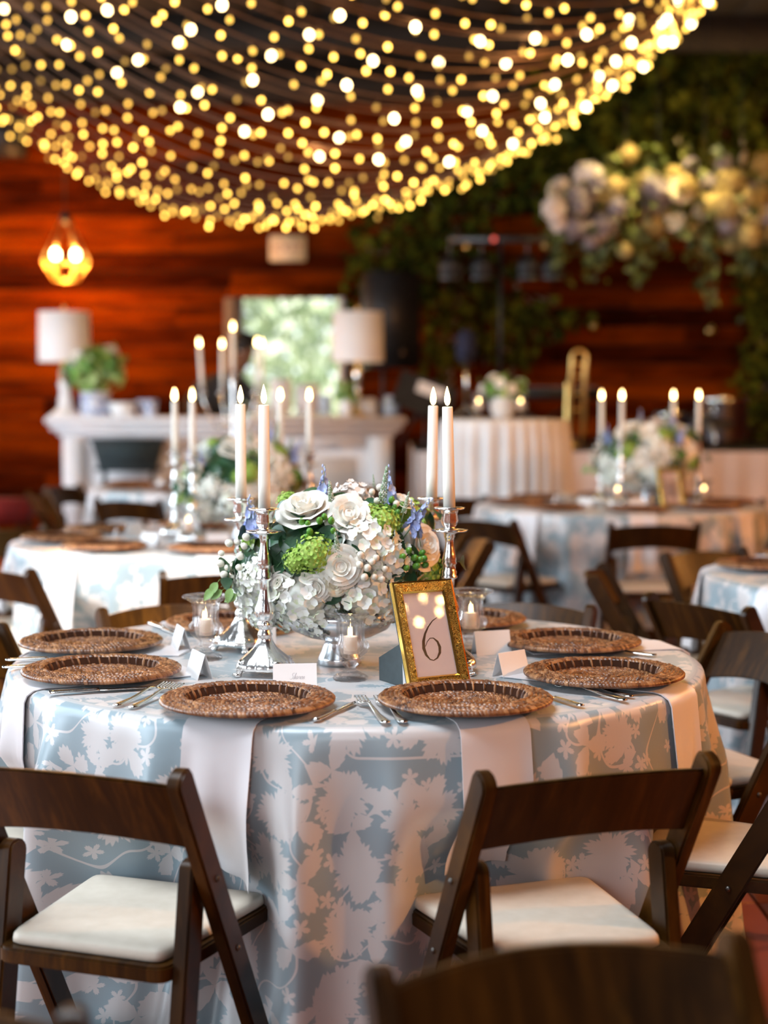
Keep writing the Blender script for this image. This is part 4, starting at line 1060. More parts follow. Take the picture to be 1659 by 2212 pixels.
# lamps
M['shade'] = NT('white_lamp_shade').P(col=(.84, .82, .82), rough=.8).m
M['crystal'] = NT('white_ceramic').P(col=(.85, .84, .83), rough=.12, coat=.5).m
def lamp(px, label, base):
    p = at_y(px, 890, YBAR + .1); t = thing('table_lamp', label, 'lamp', (p.x, YBAR + .16, HB), 0, 'table lamps on the bar')
    if base == 'ceramic':
        MB().lathe([(.13, 0), (.13, .012), (.10, .03), (.075, .05), (.05, .085), (.055, .13), (.04, .17), (.045, .22), (.055, .25), (.04, .285), (.03, .31), (.042, .335), (.042, .36), (.025, .385), (.02, .41)], 32).obj('base', M['crystal'], t)
    else:
        MB().lathe([(.085, 0), (.085, .015), (.06, .03), (.03, .04), (.028, .05)], 32).obj('foot', M['brass'], t)
        MB().lathe([(.028, .05), (.026, .12), (.034, .14), (.026, .16), (.028, .27), (.042, .30), (.042, .35), (.02, .38)], 24).obj('base', M['silver'], t)
    MB().lathe([(.018, .38), (.026, .40), (.026, .425), (.012, .44), (.010, .52)], 20).obj('socket', M['brass'], t)
    MB().lathe([(.202, .425), (.196, .81), (.193, .81), (.199, .425)], 48, cap=False).add([], []).obj('shade', M['shade'], t)
    MB().ball((0, 0, .60), (.03, .03, .045), 12, 8).obj('bulb', M['bulb_warm'], t)
    MB().tube([(0, 0, .52), (0, 0, .815)], .004, 6).tube([(-.195, 0, .805), (.195, 0, .805)], .003, 6).tube([(0, -.195, .805), (0, .195, .805)], .003, 6).obj('harp', M['brass'], t)
    MB().lathe([(.004, .81), (.012, .82), (.016, .84), (.008, .86), (0, .867)], 12).obj('finial', M['brass'], t)
    return t
M['bulb_warm'] = emit('warm_lamp_bulb', (1, .62, .25), 14.)
lamp(138, 'white drum shade lamp with white turned base, left end of bar', 'ceramic')
lamp(773, 'white drum shade lamp with slim silver and brass base, right end of bar', 'brass')
for px in (138, 773):
    p = at_y(px, 890, YBAR + .1); light('lamp_glow', 'POINT', (p.x, YBAR + .16, HB + .47), 1.2, (1, .6, .25), .03)

def chinoiserie():
    t = NT('blue_white_porcelain'); tc = t.n('ShaderNodeTexCoord').outputs['Object']
    nz = t.n('ShaderNodeTexNoise', {'Vector': tc, 'Scale': 22., 'Detail': 4., 'Distortion': 1.5})
    t.P(col=t.ramp(nz.outputs[0], [(.42, (.80, .80, .84)), (.50, (.42, .50, .70)), (.60, (.18, .26, .52))]), rough=.2); return t.m
M['porcelain'] = chinoiserie()
def onbar(px, dy=.12): return at_y(px, 890, YBAR + dy).x, YBAR + dy
x, y = onbar(207); t = thing('cachepot', 'square blue and white porcelain planter beside the left lamp', 'planter', (x, y, HB), .1)
MB().box((0, 0, .095), (.215, .215, .17)).obj('pot', M['porcelain'], t, bevel=.01); MB().box((0, 0, .183), (.235, .235, .016)).obj('rim', M['crystal'], t, bevel=.005); MB().box((0, 0, .006), (.225, .225, .012)).obj('foot', M['crystal'], t, bevel=.003)
M['bush'] = vary('bright_bush_leaf', [(.15, (.04, .14, .03)), (.5, (.20, .42, .06)), (.85, (.55, .68, .30))], .5, 6, True)
def bush(name, label, p, rad, n, size, seed, z, flowers=0, cat='plant'):
    t = thing(name, label, cat, (p[0], p[1], z))
    def fn(r):
        v = Vector((r.gauss(0, 1), r.gauss(0, 1), r.gauss(0, .9) + .25)).normalized(); q = r.uniform(.55, 1.)
        return (v.x * rad[0] * q, v.y * rad[1] * q, rad[2] * .9 + v.z * rad[2] * q), v
    stuff(leafmass(fn, n, size, seed, .4).obj('foliage', M['bush'], t, smooth=False))
    MB().tube([(0, 0, 0), (0, 0, rad[2])], .02, 6).obj('stem', M['stem'], t)
    r = random.Random(seed)
    for k in range(flowers):
        v = Vector((r.gauss(0, 1), r.gauss(0, 1) - .6, r.gauss(0, .6) + .8)).normalized()
        o = put('bloom', RO[k % 2], t, (v.x * rad[0], v.y * rad[1], rad[2] * .9 + v.z * rad[2]), None, rad[0] * .22)
        o.rotation_euler = v.to_track_quat('Z', 'Y').to_euler()
    return t
bush('potted_plant', 'bright green leafy plant growing in the blue and white planter', (x, y), (.25, .2, .19), 420, .085, 5, HB + .183, 4)
x, y = onbar(266, .05); t = thing('serving_bowl', 'white rectangular bowl on the bar beside the blue planter', 'bowl', (x, y, HB))
MB().add([(-.075, -.06, 0), (.075, -.06, 0), (.075, .06, 0), (-.075, .06, 0), (-.10, -.08, .11), (.10, -.08, .11), (.10, .08, .11), (-.10, .08, .11), (-.09, -.07, .11), (.09, -.07, .11), (.09, .07, .11), (-.09, .07, .11), (-.07, -.05, .02), (.07, -.05, .02), (.07, .05, .02), (-.07, .05, .02)],
         [(3, 2, 1, 0)] + [(i, (i + 1) % 4, 4 + (i + 1) % 4, 4 + i) for i in range(4)] + [(4 + i, 4 + (i + 1) % 4, 8 + (i + 1) % 4, 8 + i) for i in range(4)] + [(8 + i, 8 + (i + 1) % 4, 12 + (i + 1) % 4, 12 + i) for i in range(4)] + [(12, 13, 14, 15)]).obj('bowl_body', M['crystal'], t, bevel=.003)
cup = MB().lathe([(.035, 0), (.038, .004), (.058, .13), (.055, .13), (.034, .01), (0, .008)], 24)
for k, (px, dy) in enumerate(((310, .16), (326, .0))):
    x, y = onbar(px, dy); c = put('cup', cup.mesh('cup', M['porcelain']), None, (x, y, HB)); tag(c, ('pale blue flared cup on the bar, left of a pair', 'pale blue flared cup on the bar, right of a pair')[k], 'cup', 'blue cups')
M['pale_blue'] = simple('pale_blue_board', (.52, .58, .66), .6); M['pale_pink'] = simple('pale_blush_board', (.66, .58, .56), .6)
for px, wd, h, mt, l in ((607, .16, .29, M['white_paint'], 'tall white sign block on the bar before the doorway'), (664, .18, .25, M['pale_pink'], 'blush sign block on the bar before the doorway'), (703, .10, .17, M['pale_blue'], 'small blue grey sign block on the bar, left of right lamp')):
    x, y = onbar(px, .2); t = thing('sign_stand', l, 'sign', (x, y, HB)); MB().box((0, 0, h / 2 + .01), (wd, .05, h - .02)).obj('board', mt, t, bevel=.006); MB().box((0, 0, .008), (wd + .03, .09, .016)).obj('foot', M['crystal'], t, bevel=.003)
x, y = onbar(748, .02); t = thing('bud_vase', 'small white vase of greenery in front of the right lamp', 'vase', (x, y, HB)); MB().lathe([(.035, 0), (.045, .03), (.05, .08), (.04, .13), (.044, .145), (.04, .145), (.03, .1), (0, .02)], 24).obj('vase_body', M['crystal'], t)
bush('vase_greenery', 'small tuft of greenery in the white vase before the right lamp', (x, y), (.085, .08, .085), 110, .06, 6, HB + .11)
x, y = onbar(572, .0); t = tag(MB().lathe([(.03, 0), (.055, .02), (.062, .05), (.05, .08), (.0, .095)], 24).obj('lidded_dish', M['crystal'], None, (x, y, HB)), 'small rounded white dish on the bar in front of the bartender', 'dish')
for px, wd, h, mt, l in ((795, .14, .13, M['linen'], 'stack of folded white napkins on the bar right of the lamp'), (845, .12, .15, M['pale_blue'], 'blue grey ice tub on the right end of the bar')):
    x, y = onbar(px, .2); t = thing('bar_caddy', l, 'container', (x, y, HB)); MB().box((0, 0, h / 2), (wd, .12, h)).obj('caddy_body', mt, t, bevel=.012); MB().box((0, 0, h + .004), (wd * .8, .1, .012)).obj('lid', mt, t, bevel=.004)

# ================================================================ person behind the bar
def skin(joints, edges, sub=2):
    me = bpy.data.meshes.new('skin'); me.from_pydata([j[0] for j in joints], edges, []); o = bpy.data.objects.new('tmp', me); COL.objects.link(o)
    md = o.modifiers.new('s', 'SKIN'); sv = me.skin_vertices[0].data
    for i, j in enumerate(joints):
        r = j[1]; sv[i].radius = r if isinstance(r, tuple) else (r, r); sv[i].use_root = (i == 0)
    md.use_smooth_shade = True
    sb = o.modifiers.new('u', 'SUBSURF'); sb.levels = sub; sb.render_levels = sub
    dg = bpy.context.evaluated_depsgraph_get(); ev = o.evaluated_get(dg); m2 = bpy.data.meshes.new_from_object(ev)
    bpy.data.objects.remove(o); return m2
def merge(mb, me, Mx=None):
    mb.add([v.co.copy() for v in me.vertices], [tuple(p.vertices) for p in me.polygons], Mx)
pp = at_y(508, 860, 13.36)
per = thing('person', 'person in dark clothes with short dark hair bending behind the bar', 'person', (pp.x, pp.y, 0), math.radians(0))
M['skin'] = simple('skin', (.20, .095, .055), .5); M['shirt'] = vary('dark_shirt', [(.3, (.012, .013, .016)), (.7, (.024, .025, .03))], .8, 12, False); M['hair'] = simple('black_hair', (.008, .007, .007), .6)
# local: faces -y (towards the bar); torso leans forward a little, head bowed and turned left
hip, waist, chest, neck, head = (-.15, .10, .93), (-.14, .07, 1.12), (-.10, .0, 1.40), (.02, -.05, 1.57), (.08, -.10, 1.70)
bd = MB()
merge(bd, skin([(hip, (.13, .09)), (waist, (.12, .085)), (chest, (.145, .095)), ((-.02, -.03, 1.52), (.06, .06)), (neck, (.055, .055)), ((.07, -.08, 1.65), (.075, .085)), ((.085, -.10, 1.74), (.085, .10)), ((.09, -.09, 1.82), (.065, .075)),
                ((-.28, -.02, 1.42), .055), ((-.38, -.10, 1.24), .043), ((-.30, -.30, 1.25), .036), ((-.28, -.36, 1.25), (.04, .022)), ((.09, -.02, 1.43), .055), ((.20, -.12, 1.26), .043), ((.14, -.30, 1.25), .036), ((.12, -.36, 1.25), (.04, .022)),
                ((-.25, .10, .86), .08), ((-.26, .06, .50), .055), ((-.26, .10, .10), .04), ((-.26, -.06, .05), .035), ((-.05, .10, .86), .08), ((-.04, .06, .50), .055), ((-.04, .10, .10), .04), ((-.04, -.06, .05), .035)],
               [(0, 1), (1, 2), (2, 3), (3, 4), (4, 5), (5, 6), (6, 7), (2, 8), (8, 9), (9, 10), (10, 11), (2, 12), (12, 13), (13, 14), (14, 15), (0, 16), (16, 17), (17, 18), (18, 19), (0, 20), (20, 21), (21, 22), (22, 23)]))
for sx, bx, by, bz in ((-1, -.28, -.38, 1.25), (1, .12, -.38, 1.25)):
    for k, L in enumerate((.065, .075, .07, .055)):
        x0 = bx + (k - 1.5) * .019
        bd.tube([(x0, by, bz), (x0, by - L * .5, bz - .006), (x0, by - L * .8, bz - .025), (x0, by - L * .85, bz - .04)], [.0095, .009, .008, .006], 8)
    bd.tube([(bx - sx * .03, by + .03, bz), (bx - sx * .05, by - .005, bz - .01), (bx - sx * .05, by - .035, bz - .02)], [.011, .010, .007], 8)
hd = Matrix.Translation((.085, -.10, 1.735)) @ Matrix.Rotation(-.7, 4, 'Z') @ Matrix.Rotation(.35, 4, 'X')
bd.ball((0, -.100, -.015), (.014, .022, .026), 10, 6, hd); bd.ball((0, -.088, -.062), (.028, .012, .008), 10, 6, hd)
for s in (-1, 1): bd.ball((.088 * s, .01, -.01), (.012, .022, .034), 8, 6, hd)
bd.obj('body', M['skin'], per)
ey = MB()
for s in (-1, 1): ey.ball((.034 * s, -.086, .012), (.013, .010, .009), 10, 6, hd)
ey.obj('eyes', M['crystal'], per)
sh = MB()
merge(sh, skin([(hip, (.175, .135)), (waist, (.17, .13)), (chest, (.20, .15)), ((-.02, -.025, 1.515), (.095, .095)), ((-.28, -.02, 1.42), .085), ((-.38, -.10, 1.24), .068), ((-.31, -.27, 1.25), .055), ((.09, -.02, 1.43), .085), ((.20, -.12, 1.26), .068), ((.145, -.27, 1.25), .055)],
               [(0, 1), (1, 2), (2, 3), (2, 4), (4, 5), (5, 6), (2, 7), (7, 8), (8, 9)]))
sh.obj('shirt', M['shirt'], per)
tr = MB(); merge(tr, skin([((-.15, .10, .96), (.165, .125)), ((-.15, .10, .88), (.16, .125)), ((-.25, .10, .80), .115), ((-.26, .06, .50), .085), ((-.26, .10, .08), .07), ((-.05, .10, .80), .115), ((-.04, .06, .50), .085), ((-.04, .10, .08), .07)], [(0, 1), (1, 2), (2, 3), (3, 4), (1, 5), (5, 6), (6, 7)]))
tr.obj('trousers', M['shirt'], per)
ha = MB()
def hairf(u, v):
    a = 2 * PI * u; e = v * 1.75; r_ = (.100, .118, .105); bump = 1 + .03 * math.sin(17 * a + 9 * e)
    return (r_[0] * math.sin(e) * math.cos(a) * bump, r_[1] * math.sin(e) * math.sin(a) * bump + .022 + .03 * (e > 1.2) * (math.sin(a) > -.3), r_[2] * math.cos(e) * bump + .035)
ha.grid(hairf, 32, 12, hd, closed=True); ha.obj('hair', M['hair'], per)
for s in (-1, 1): MB().ball((-.15 + .11 * s, .02, .045), (.05, .14, .045), 12, 8).obj('shoe', M['black'], per)

# ================================================================ stage, band gear
ZS = .95; YS = 11.7
M['stage_skirt'] = vary('white_stage_skirt', [(.3, (.62, .57, .56)), (.7, (.72, .66, .65))], .7, 3, False)
st = thing('stage_platform', 'white skirted stage platform along the back wall at right', 'stage', (0, YS, 0))
SX0, SX1 = .24, 6.0
MB().box(((SX0 + SX1) / 2, 1.35, ZS - .02), (SX1 - SX0, 2.65, .04)).obj('deck', M['black'], st, smooth=False)
def skf(u, v):
    x = lerp(SX0, SX1, u); return (x, .0 + .018 * math.sin(x * 26 + 1.5 * math.sin(x * 5)) * (1 - v * .9), .01 + v * (ZS - .012))
mbs = MB(); mbs.grid(skf, 400, 6); mbs.obj('front_skirt', M['stage_skirt'], st)
mbs = MB(); mbs.grid(lambda u, v: (SX0 - .012 + .012 * math.sin(u * 60) * (1 - v), u * 2.6, .01 + v * (ZS - .012)), 120, 4); mbs.obj('end_skirt', M['stage_skirt'], st)
for x in (.5, 2.4, 4.2, 5.8):
    for y_ in (.3, 2.3): MB().box((x, y_, (ZS - .04) / 2), (.06, .06, ZS - .04)).obj('leg', M['black'], st, smooth=False)

def stand_tripod(t, h, r=.4, z0=0, mat=None):
    for k in range(3):
        a = k * 2 * PI / 3 + .5; MB().tube([(0, 0, z0 + .35), (r * math.cos(a), r * math.sin(a), z0 + .01)], .010, 6).obj('leg', mat or M['black'], t)
    MB().tube([(0, 0, z0 + .25), (0, 0, h)], .016, 8).obj('pole', mat or M['black'], t)
# loudspeaker on a pole behind the bar
ps = at_y(836, 692, 13.55)
t = thing('speaker_stand', 'black tripod pole holding the loudspeaker behind the bar', 'stand', (ps.x - .03, ps.y, 0)); stand_tripod(t, ps.z - .39)
t = thing('loudspeaker', 'tall black loudspeaker on a pole right of the doorway', 'speaker', (ps.x, ps.y, ps.z - .40), .42)
MB().add([(-.22, -.20, 0), (.22, -.20, 0), (.15, .20, 0), (-.15, .20, 0), (-.22, -.20, .80), (.22, -.20, .80), (.15, .20, .80), (-.15, .20, .80)], [(3, 2, 1, 0), (4, 5, 6, 7), (0, 1, 5, 4), (1, 2, 6, 5), (2, 3, 7, 6), (3, 0, 4, 7)]).obj('cabinet', M['black'], t, bevel=.02)
MB().box((0, -.206, .42), (.40, .012, .70)).obj('grille', M['black'], t, bevel=.01); MB().ball((.05, -.214, .12), (.02, .004, .02), 12, 6).obj('badge', M['bolt'], t)
# light bar
pb = at_y(1082, 520, 13.3)
t = thing('light_stand', 'tall black stand with a T bar of stage lights right of the loudspeaker', 'light stand', (pb.x, pb.y, ZS)); H_ = pb.z - ZS
stand_tripod(t, H_, .35)
M['grey_metal'] = NT('grey_metal').P(col=(.16, .165, .17), rough=.4, metal=.8).m
MB().box((.02, 0, H_ + .01), (.90, .05, .05)).obj('crossbar', M['grey_metal'], t, bevel=.006)
MB().ball((-.06, -.03, H_ + .01), .02, 10, 6).obj('red_indicator', emit('red_led', (1, .12, .08), 1.2), t)
M['lens'] = NT('dark_blue_lens').P(col=(.05, .09, .11), rough=.15, metal=.4).m
for x in (-.42, -.16, .22, .42):
    c = MB().lathe([(.085, -.10), (.09, .10), (.06, .12), (0, .12)], 20, M=Matrix.Translation((x, -.02, H_ - .22)) @ Matrix.Rotation(1.9, 4, 'X')).obj('par_lamp', M['black'], t)
    MB().lathe([(.08, -.105), (0, -.108)], 20, M=Matrix.Translation((x, -.02, H_ - .22)) @ Matrix.Rotation(1.9, 4, 'X'), cap=False).obj('lens', M['lens'], c)
    MB().box((x, -.10, H_ - .31), (.17, .04, .02)).obj('barn_door', M['grey_metal'], c)
    MB().tube([(x, 0, H_), (x, 0, H_ - .13)], .008, 6).obj('yoke', M['grey_metal'], c)
for x in (-.28, .36): MB().ball((x, -.03, H_ - .05), .028, 10, 6).obj('clamp_knob', M['brass'], t)
# microphone / music stands and keyboard
pm = at_y(1008, 760, 12.6)
t = thing('microphone_stand', 'chrome microphone stand with a dark blue cover left of the light stand', 'mic stand', (pm.x, pm.y, ZS)); stand_tripod(t, pm.z - ZS, .28, 0, M['steel'])
MB().box((.0, .03, pm.z - ZS + .04), (.16, .08, .26)).obj('cover', simple('navy_cloth', (.02, .025, .06), .9), t, bevel=.035, seg=3)
pq = at_y(918, 855, 12.3)
t = thing('music_stand', 'black music stand with a white sheet right of the bar', 'music stand', (pq.x, pq.y, ZS)); stand_tripod(t, pq.z - ZS - .05, .25)
Ls = Matrix.Translation((0, 0, pq.z - ZS)) @ Matrix.Rotation(.35, 4, 'Y') @ Matrix.Rotation(-.5, 4, 'X')
MB().box((0, .01, 0), (.46, .012, .30), Ls).obj('desk', M['black'], t, smooth=False); MB().box((.03, -.002, .06), (.22, .004, .10), Ls).obj('sheet_music', M['card'], t, smooth=False)
pk = at_y(1170, 850, 12.9)
M['drumhead'] = simple('drum_head', (.10, .10, .11), .5)
t = thing('keyboard', 'dark electronic keyboard on a stand left of the trombone', 'keyboard', (pk.x, pk.y, ZS))
HK = pk.z - ZS
MB().box((0, 0, HK), (.95, .30, .09)).obj('case', M['black'], t, bevel=.01); MB().box((0, -.06, HK + .048), (.85, .14, .012)).obj('keys', M['drumhead'], t, smooth=False)
for s in (-1, 1): MB().tube([(-.3 * s, -.1, 0), (.3 * s, .1, HK - .05)], .015, 8).obj('stand_leg', M['black'], t)
# trombone on its stand
M['tgold'] = NT('lacquered_brass').P(col=(.85, .58, .20), rough=.35, metal=.9).m
tb = at_y(1248, 757, 12.0); bt = at_y(1240, 968, 12.0)
t = thing('trombone', 'brass trombone standing upright on the stage right of the clothed cocktail table', 'trombone', (bt.x, bt.y, ZS)); HT = tb.z - ZS
def U(w_, top, x0, bot, r):
    pts = [(x0 - w_, 0, bot)] + [(x0 - w_ * math.cos(PI * k / 8), 0, top - w_ + w_ * math.sin(PI * k / 8)) for k in range(9)] + [(x0 + w_, 0, bot)]
    return MB().tube(pts, r, 10)
U(.055, HT, .012, .12, .014).obj('outer_slide', M['tgold'], t, rot=(0, .03, 0)); U(.042, HT - .09, .010, .05, .010).obj('tuning_slide', M['tgold'], t, rot=(0, .03, 0))
for z in (.30, .42, .55): MB().tube([(-.045, 0, z), (.06, 0, z)], .008, 6).obj('brace', M['tgold'], t)
MB().lathe([(.10, .02), (.07, .05), (.04, .10), (.025, .18), (.018, .34), (.016, .5)], 24, c=(-.05, .03, 0), cap=False).obj('bell', M['tgold'], t)
for k in range(3): MB().tube([(0, .02, .10), (.12 * math.cos(k * 2.1), .02 + .12 * math.sin(k * 2.1), .006)], .008, 6).obj('stand_leg', M['black'], t)
# drums behind the right middle table
M['drum'] = vary('dark_drum_shell', [(.3, (.02, .008, .008)), (.7, (.05, .015, .012))], .3, 8, False)
for px, py, r, h, yy, l in ((1560, 935, .20, .34, 12.9, 'floor drum'), (1450, 930, .15, .22, 13.1, 'tom drum')):
    p = at_y(px, py, yy); t = thing('drum', 'dark ' + l + ' among the band gear at the back right', 'drum', (p.x, p.y, ZS), 0, 'drums')
    z0 = max(.05, p.z - ZS - h / 2)
    MB().lathe([(0, z0), (r, z0), (r, z0 + h), (0, z0 + h)], 28).obj('shell', M['drum'], t, auto=.6); MB().lathe([(r + .012, z0 + h - .02), (r + .012, z0 + h + .012), (r - .01, z0 + h + .012)], 28, cap=False).obj('hoop', M['steel'], t)
    MB().lathe([(0, z0 + h + .004), (r, z0 + h + .004)], 28, cap=False).obj('head', M['drumhead'], t)
    for k in range(3): MB().tube([(r * .9 * math.cos(k * 2.1), r * .9 * math.sin(k * 2.1), z0 + .1), (r * 1.05 * math.cos(k * 2.1), r * 1.05 * math.sin(k * 2.1), 0)], .008, 6).obj('leg', M['steel'], t)
pc = at_y(1535, 905, 12.7); t = thing('cymbal', 'tilted cymbal on a stand above the drums', 'cymbal', (pc.x, pc.y, ZS)); stand_tripod(t, pc.z - ZS, .25, 0, M['steel'])
MB().lathe([(0, .025), (.03, .02), (.04, .008), (.19, -.012), (.19, -.014), (.03, .002), (0, .015)], 32, M=Matrix.Translation((0, 0, pc.z - ZS)) @ Matrix.Rotation(.35, 4, 'X')).obj('disc', M['grey_metal'], t)

# cocktail table with a pleated cloth
pt = at_y(1090, 905, 10.3); t = thing('cocktail_table', 'tall round cocktail table beneath the pleated white cloth', 'table', (pt.x, pt.y, 0)); HC = pt.z
MB().lathe([(0, HC - .03), (.40, HC - .03), (.405, HC - .02), (.40, HC - .006), (0, HC - .006)], 40).obj('table_top', M['jamb'], t); MB().lathe([(.25, 0), (.25, .02), (.04, .05), (.03, HC - .03)], 24).obj('pedestal', M['black'], t)
mc = MB()
def ckf(u, v):
    a = 2 * PI * u
    if v < .12: r, z = .405 * v / .12, HC
    else:
        q = (v - .12) / .88; z = HC - q * (HC - .02); r = .408 + .03 * q + .022 * min(1, q * 8) * math.sin(26 * a + 1.2 * math.sin(5 * a))
    return (r * math.cos(a), r * math.sin(a), z)
mc.grid(ckf, 320, 24, closed=True); tag(mc.obj('pleated_tablecloth', M['linen'], None, (pt.x, pt.y, 0)), 'white pleated cloth to the floor on the tall cocktail table', 'tablecloth')
M['votive_big'] = glass('amber_glass', (1, .86, .74), .4)
for dx, dy, l in ((-.17, -.05, 'left'), (.09, -.14, 'right')):
    votive((pt.x + dx, pt.y + dy), '%s of the vase on the cocktail table' % l, HC, 1.15)
t = thing('white_vase', 'round white vase on the cocktail table between glowing votives', 'vase', (pt.x - .01, pt.y + .05, HC)); MB().lathe([(.05, 0), (.075, .04), (.085, .09), (.08, .13), (.085, .14), (.08, .14), (.07, .1), (0, .03)], 28).obj('vase_body', M['crystal'], t)
bush('vase_flowers', 'small bunch of white flowers and greens in the round white vase', (pt.x - .01, pt.y + .05), (.14, .12, .09), 130, .06, 9, HC + .11, 7, 'flowers')

# ================================================================ vines, hanging flowers, exit sign, pendant
M['vine'] = vary('climbing_vine_leaf', [(.15, (.009, .013, .001)), (.5, (.034, .042, .003)), (.85, (.11, .115, .010))], .9, 3, True, spec=.08)
def vine(label, blobs, n, size, seed, yw=YB - .16, th=.3):
    t = thing('climbing_vine', label, 'vine', (at_y(blobs[0][0], blobs[0][1], yw).x, yw, 0), 0, 'vines on the back wall'); x0 = t.location.x
    W_ = [b[2] * b[3] for b in blobs]
    def fn(r):
        b = r.choices(blobs, W_)[0]; a = r.uniform(0, 6.28); q = math.sqrt(r.random()) * (1 + .25 * math.sin(3 * a + b[0]))
        p = at_y(b[0] + b[2] * q * math.cos(a), b[1] + b[3] * q * math.sin(a), yw); return (p.x - x0, -.03 - th * r.random() * (1 - q * .6), p.z), (r.gauss(0, .4), -1, r.gauss(0, .4) + .3)
    stuff(leafmass(fn, n, size, seed, .5).obj('leaves', M['vine'], t, smooth=False))
    rr = random.Random(seed); mb = MB()
    for b in blobs:
        for k in range(3):
            pts = []
            for i in range(7):
                p = at_y(b[0] + b[2] * rr.uniform(-.5, .5), b[1] + b[3] * (1 - i / 3), yw); pts.append((p.x - x0, -.02, p.z))
            mb.tube(pts, .008, 5)
    mb.obj('stems', M['jamb'], t)
vine('dense green vine covering the top right of the back wall', [(1400, 220, 230, 200), (1590, 200, 150, 260), (1250, 300, 130, 130), (1560, 60, 160, 110), (1330, 110, 140, 90), (1180, 390, 90, 90)], 3000, .13, 21, YB - .16, .45)
vine('dark vine hanging on the wall above the loudspeaker', [(850, 520, 110, 90), (960, 480, 110, 100), (800, 600, 60, 70), (905, 600, 90, 60)], 520, .11, 22)
vine('dark vine around the light stand pole on the back wall', [(1000, 680, 110, 110), (1100, 700, 70, 120), (1170, 690, 90, 50), (960, 780, 40, 60), (1060, 400, 80, 60)], 460, .11, 23)
vine('dark column of vine at the right edge of the back wall', [(1640, 820, 55, 150), (1650, 640, 50, 120)], 500, .11, 24)
yh_ = 12.3
M['vine_light'] = vary('olive_leaf', [(.15, (.02, .035, .006)), (.5, (.06, .085, .014)), (.85, (.18, .20, .04))], .6, 3, True)
hf = thing('hanging_flowers', 'long suspended cloud of cream and lilac flowers with trailing greenery', 'hanging flowers', tuple(at_y(1430, 450, yh_)))
hb = Vector(hf.location)
def hfn(r):
    u = r.uniform(-1, 1); px = 1440 + 250 * u + r.gauss(0, 12); py = 455 + r.gauss(0, 55) - 30 * math.cos(u * 2) + (80 * r.random() ** 3)
    p = at_y(px, py, yh_ + r.gauss(0, .14)); return tuple(p - hb), (r.gauss(0, 1), -1, r.gauss(0, 1))
stuff(leafmass(hfn, 800, .09, 31, .5).obj('greenery', M['vine_light'], hf, smooth=False))
M['lilac'] = vary('lilac_hydrangea', [(.2, (.20, .17, .20)), (.8, (.33, .29, .32))], .7, 9, True); M['butter'] = vary('cream_hydrangea', [(.2, (.36, .27, .08)), (.8, (.55, .44, .18))], .7, 9, True)
HYB = [hydrangea_mesh('bloom', M['lilac'], 1, 40, .26, -.8, 7), hydrangea_mesh('bloom', M['butter'], 1, 40, .26, -.8, 8)]
rr = random.Random(32)
for k in range(120):
    u = rr.uniform(-1, 1); px = 1440 + 245 * u; py = 448 + rr.gauss(0, 42) - 28 * math.cos(u * 2); p = at_y(px, py, yh_ + rr.gauss(-.08, .12)) - hb
    if u < -.75: py += 30
    me = rr.choice([HYB[1], HYB[1], HYB[1], RO[1], HYB[0], HYB[1]]) if u > -.6 else rr.choice([HYB[0], HYB[0], HY[3], RO[1]])
    put('bloom', me, hf, p, (rr.uniform(.9, 2.0), rr.uniform(-.5, .5), rr.uniform(0, 6)), rr.uniform(.055, .10) * (1.0 if me not in RO else .9))
for px in (1350, 1420, 1520, 1600):
    p = at_y(px, 440, yh_) - hb; MB().tube([p, p + Vector((0, 0, ZC - .02 - hb.z - p.z))], .003, 5).obj('hanging_wire', M['black'], hf)
for px, L in ((1205, 70), (1380, 110), (1530, 150), (1610, 90), (1290, 60)):
    def tf(r, px=px, L=L):
        q = r.random(); p = at_y(px + r.gauss(0, 8), 500 + L * q, yh_ - .05 + r.gauss(0, .03)); return tuple(p - hb), (r.gauss(0, .6), -1, .2)
    stuff(leafmass(tf, 60, .07, px, .5).obj('trailing_sprig', M['vine_light'], hf, smooth=False))
light('flower_spot', 'SPOT', tuple(at_y(1440, 330, yh_ - .5) + Vector((0, 0, .75))), 210, (1, .74, .32), .05, (math.radians(16), 0, 0), spot_size=1.35, spot_blend=.7)

def text_mesh(s, size, mat, th=.001):
    cu = bpy.data.curves.new('t', 'FONT'); cu.body = s; cu.size = size; cu.align_x = 'CENTER'; cu.align_y = 'CENTER'; cu.extrude = th
    o = bpy.data.objects.new('tmp', cu); COL.objects.link(o); dg = bpy.context.evaluated_depsgraph_get()
    me = bpy.data.meshes.new_from_object(o.evaluated_get(dg)); bpy.data.objects.remove(o); me.materials.clear(); me.materials.append(mat); return me
pe = at_y(621, 536, YB - .05)
t = thing('exit_sign', 'pale rectangular EXIT sign on the plank wall above the doorway', 'sign', (pe.x, YB - .01, pe.z))
MB().box((0, 0, 0), (.325, .05, .225)).obj('housing', simple('cream_plastic', (.72, .58, .40), .5, ecol=(1, .62, .25), estr=.10), t, bevel=.008)
put('lettering', text_mesh('EXIT', .135, simple('exit_red', (.38, .12, .06), .5)), t, (0, -.0265, 0), (PI / 2, 0, 0))
M['cage'] = NT('aged_gold_wire').P(col=(.62, .42, .14), rough=.4, metal=.8).m
M['globe'] = emit('bare_bulb', (1, .72, .36), 30.)
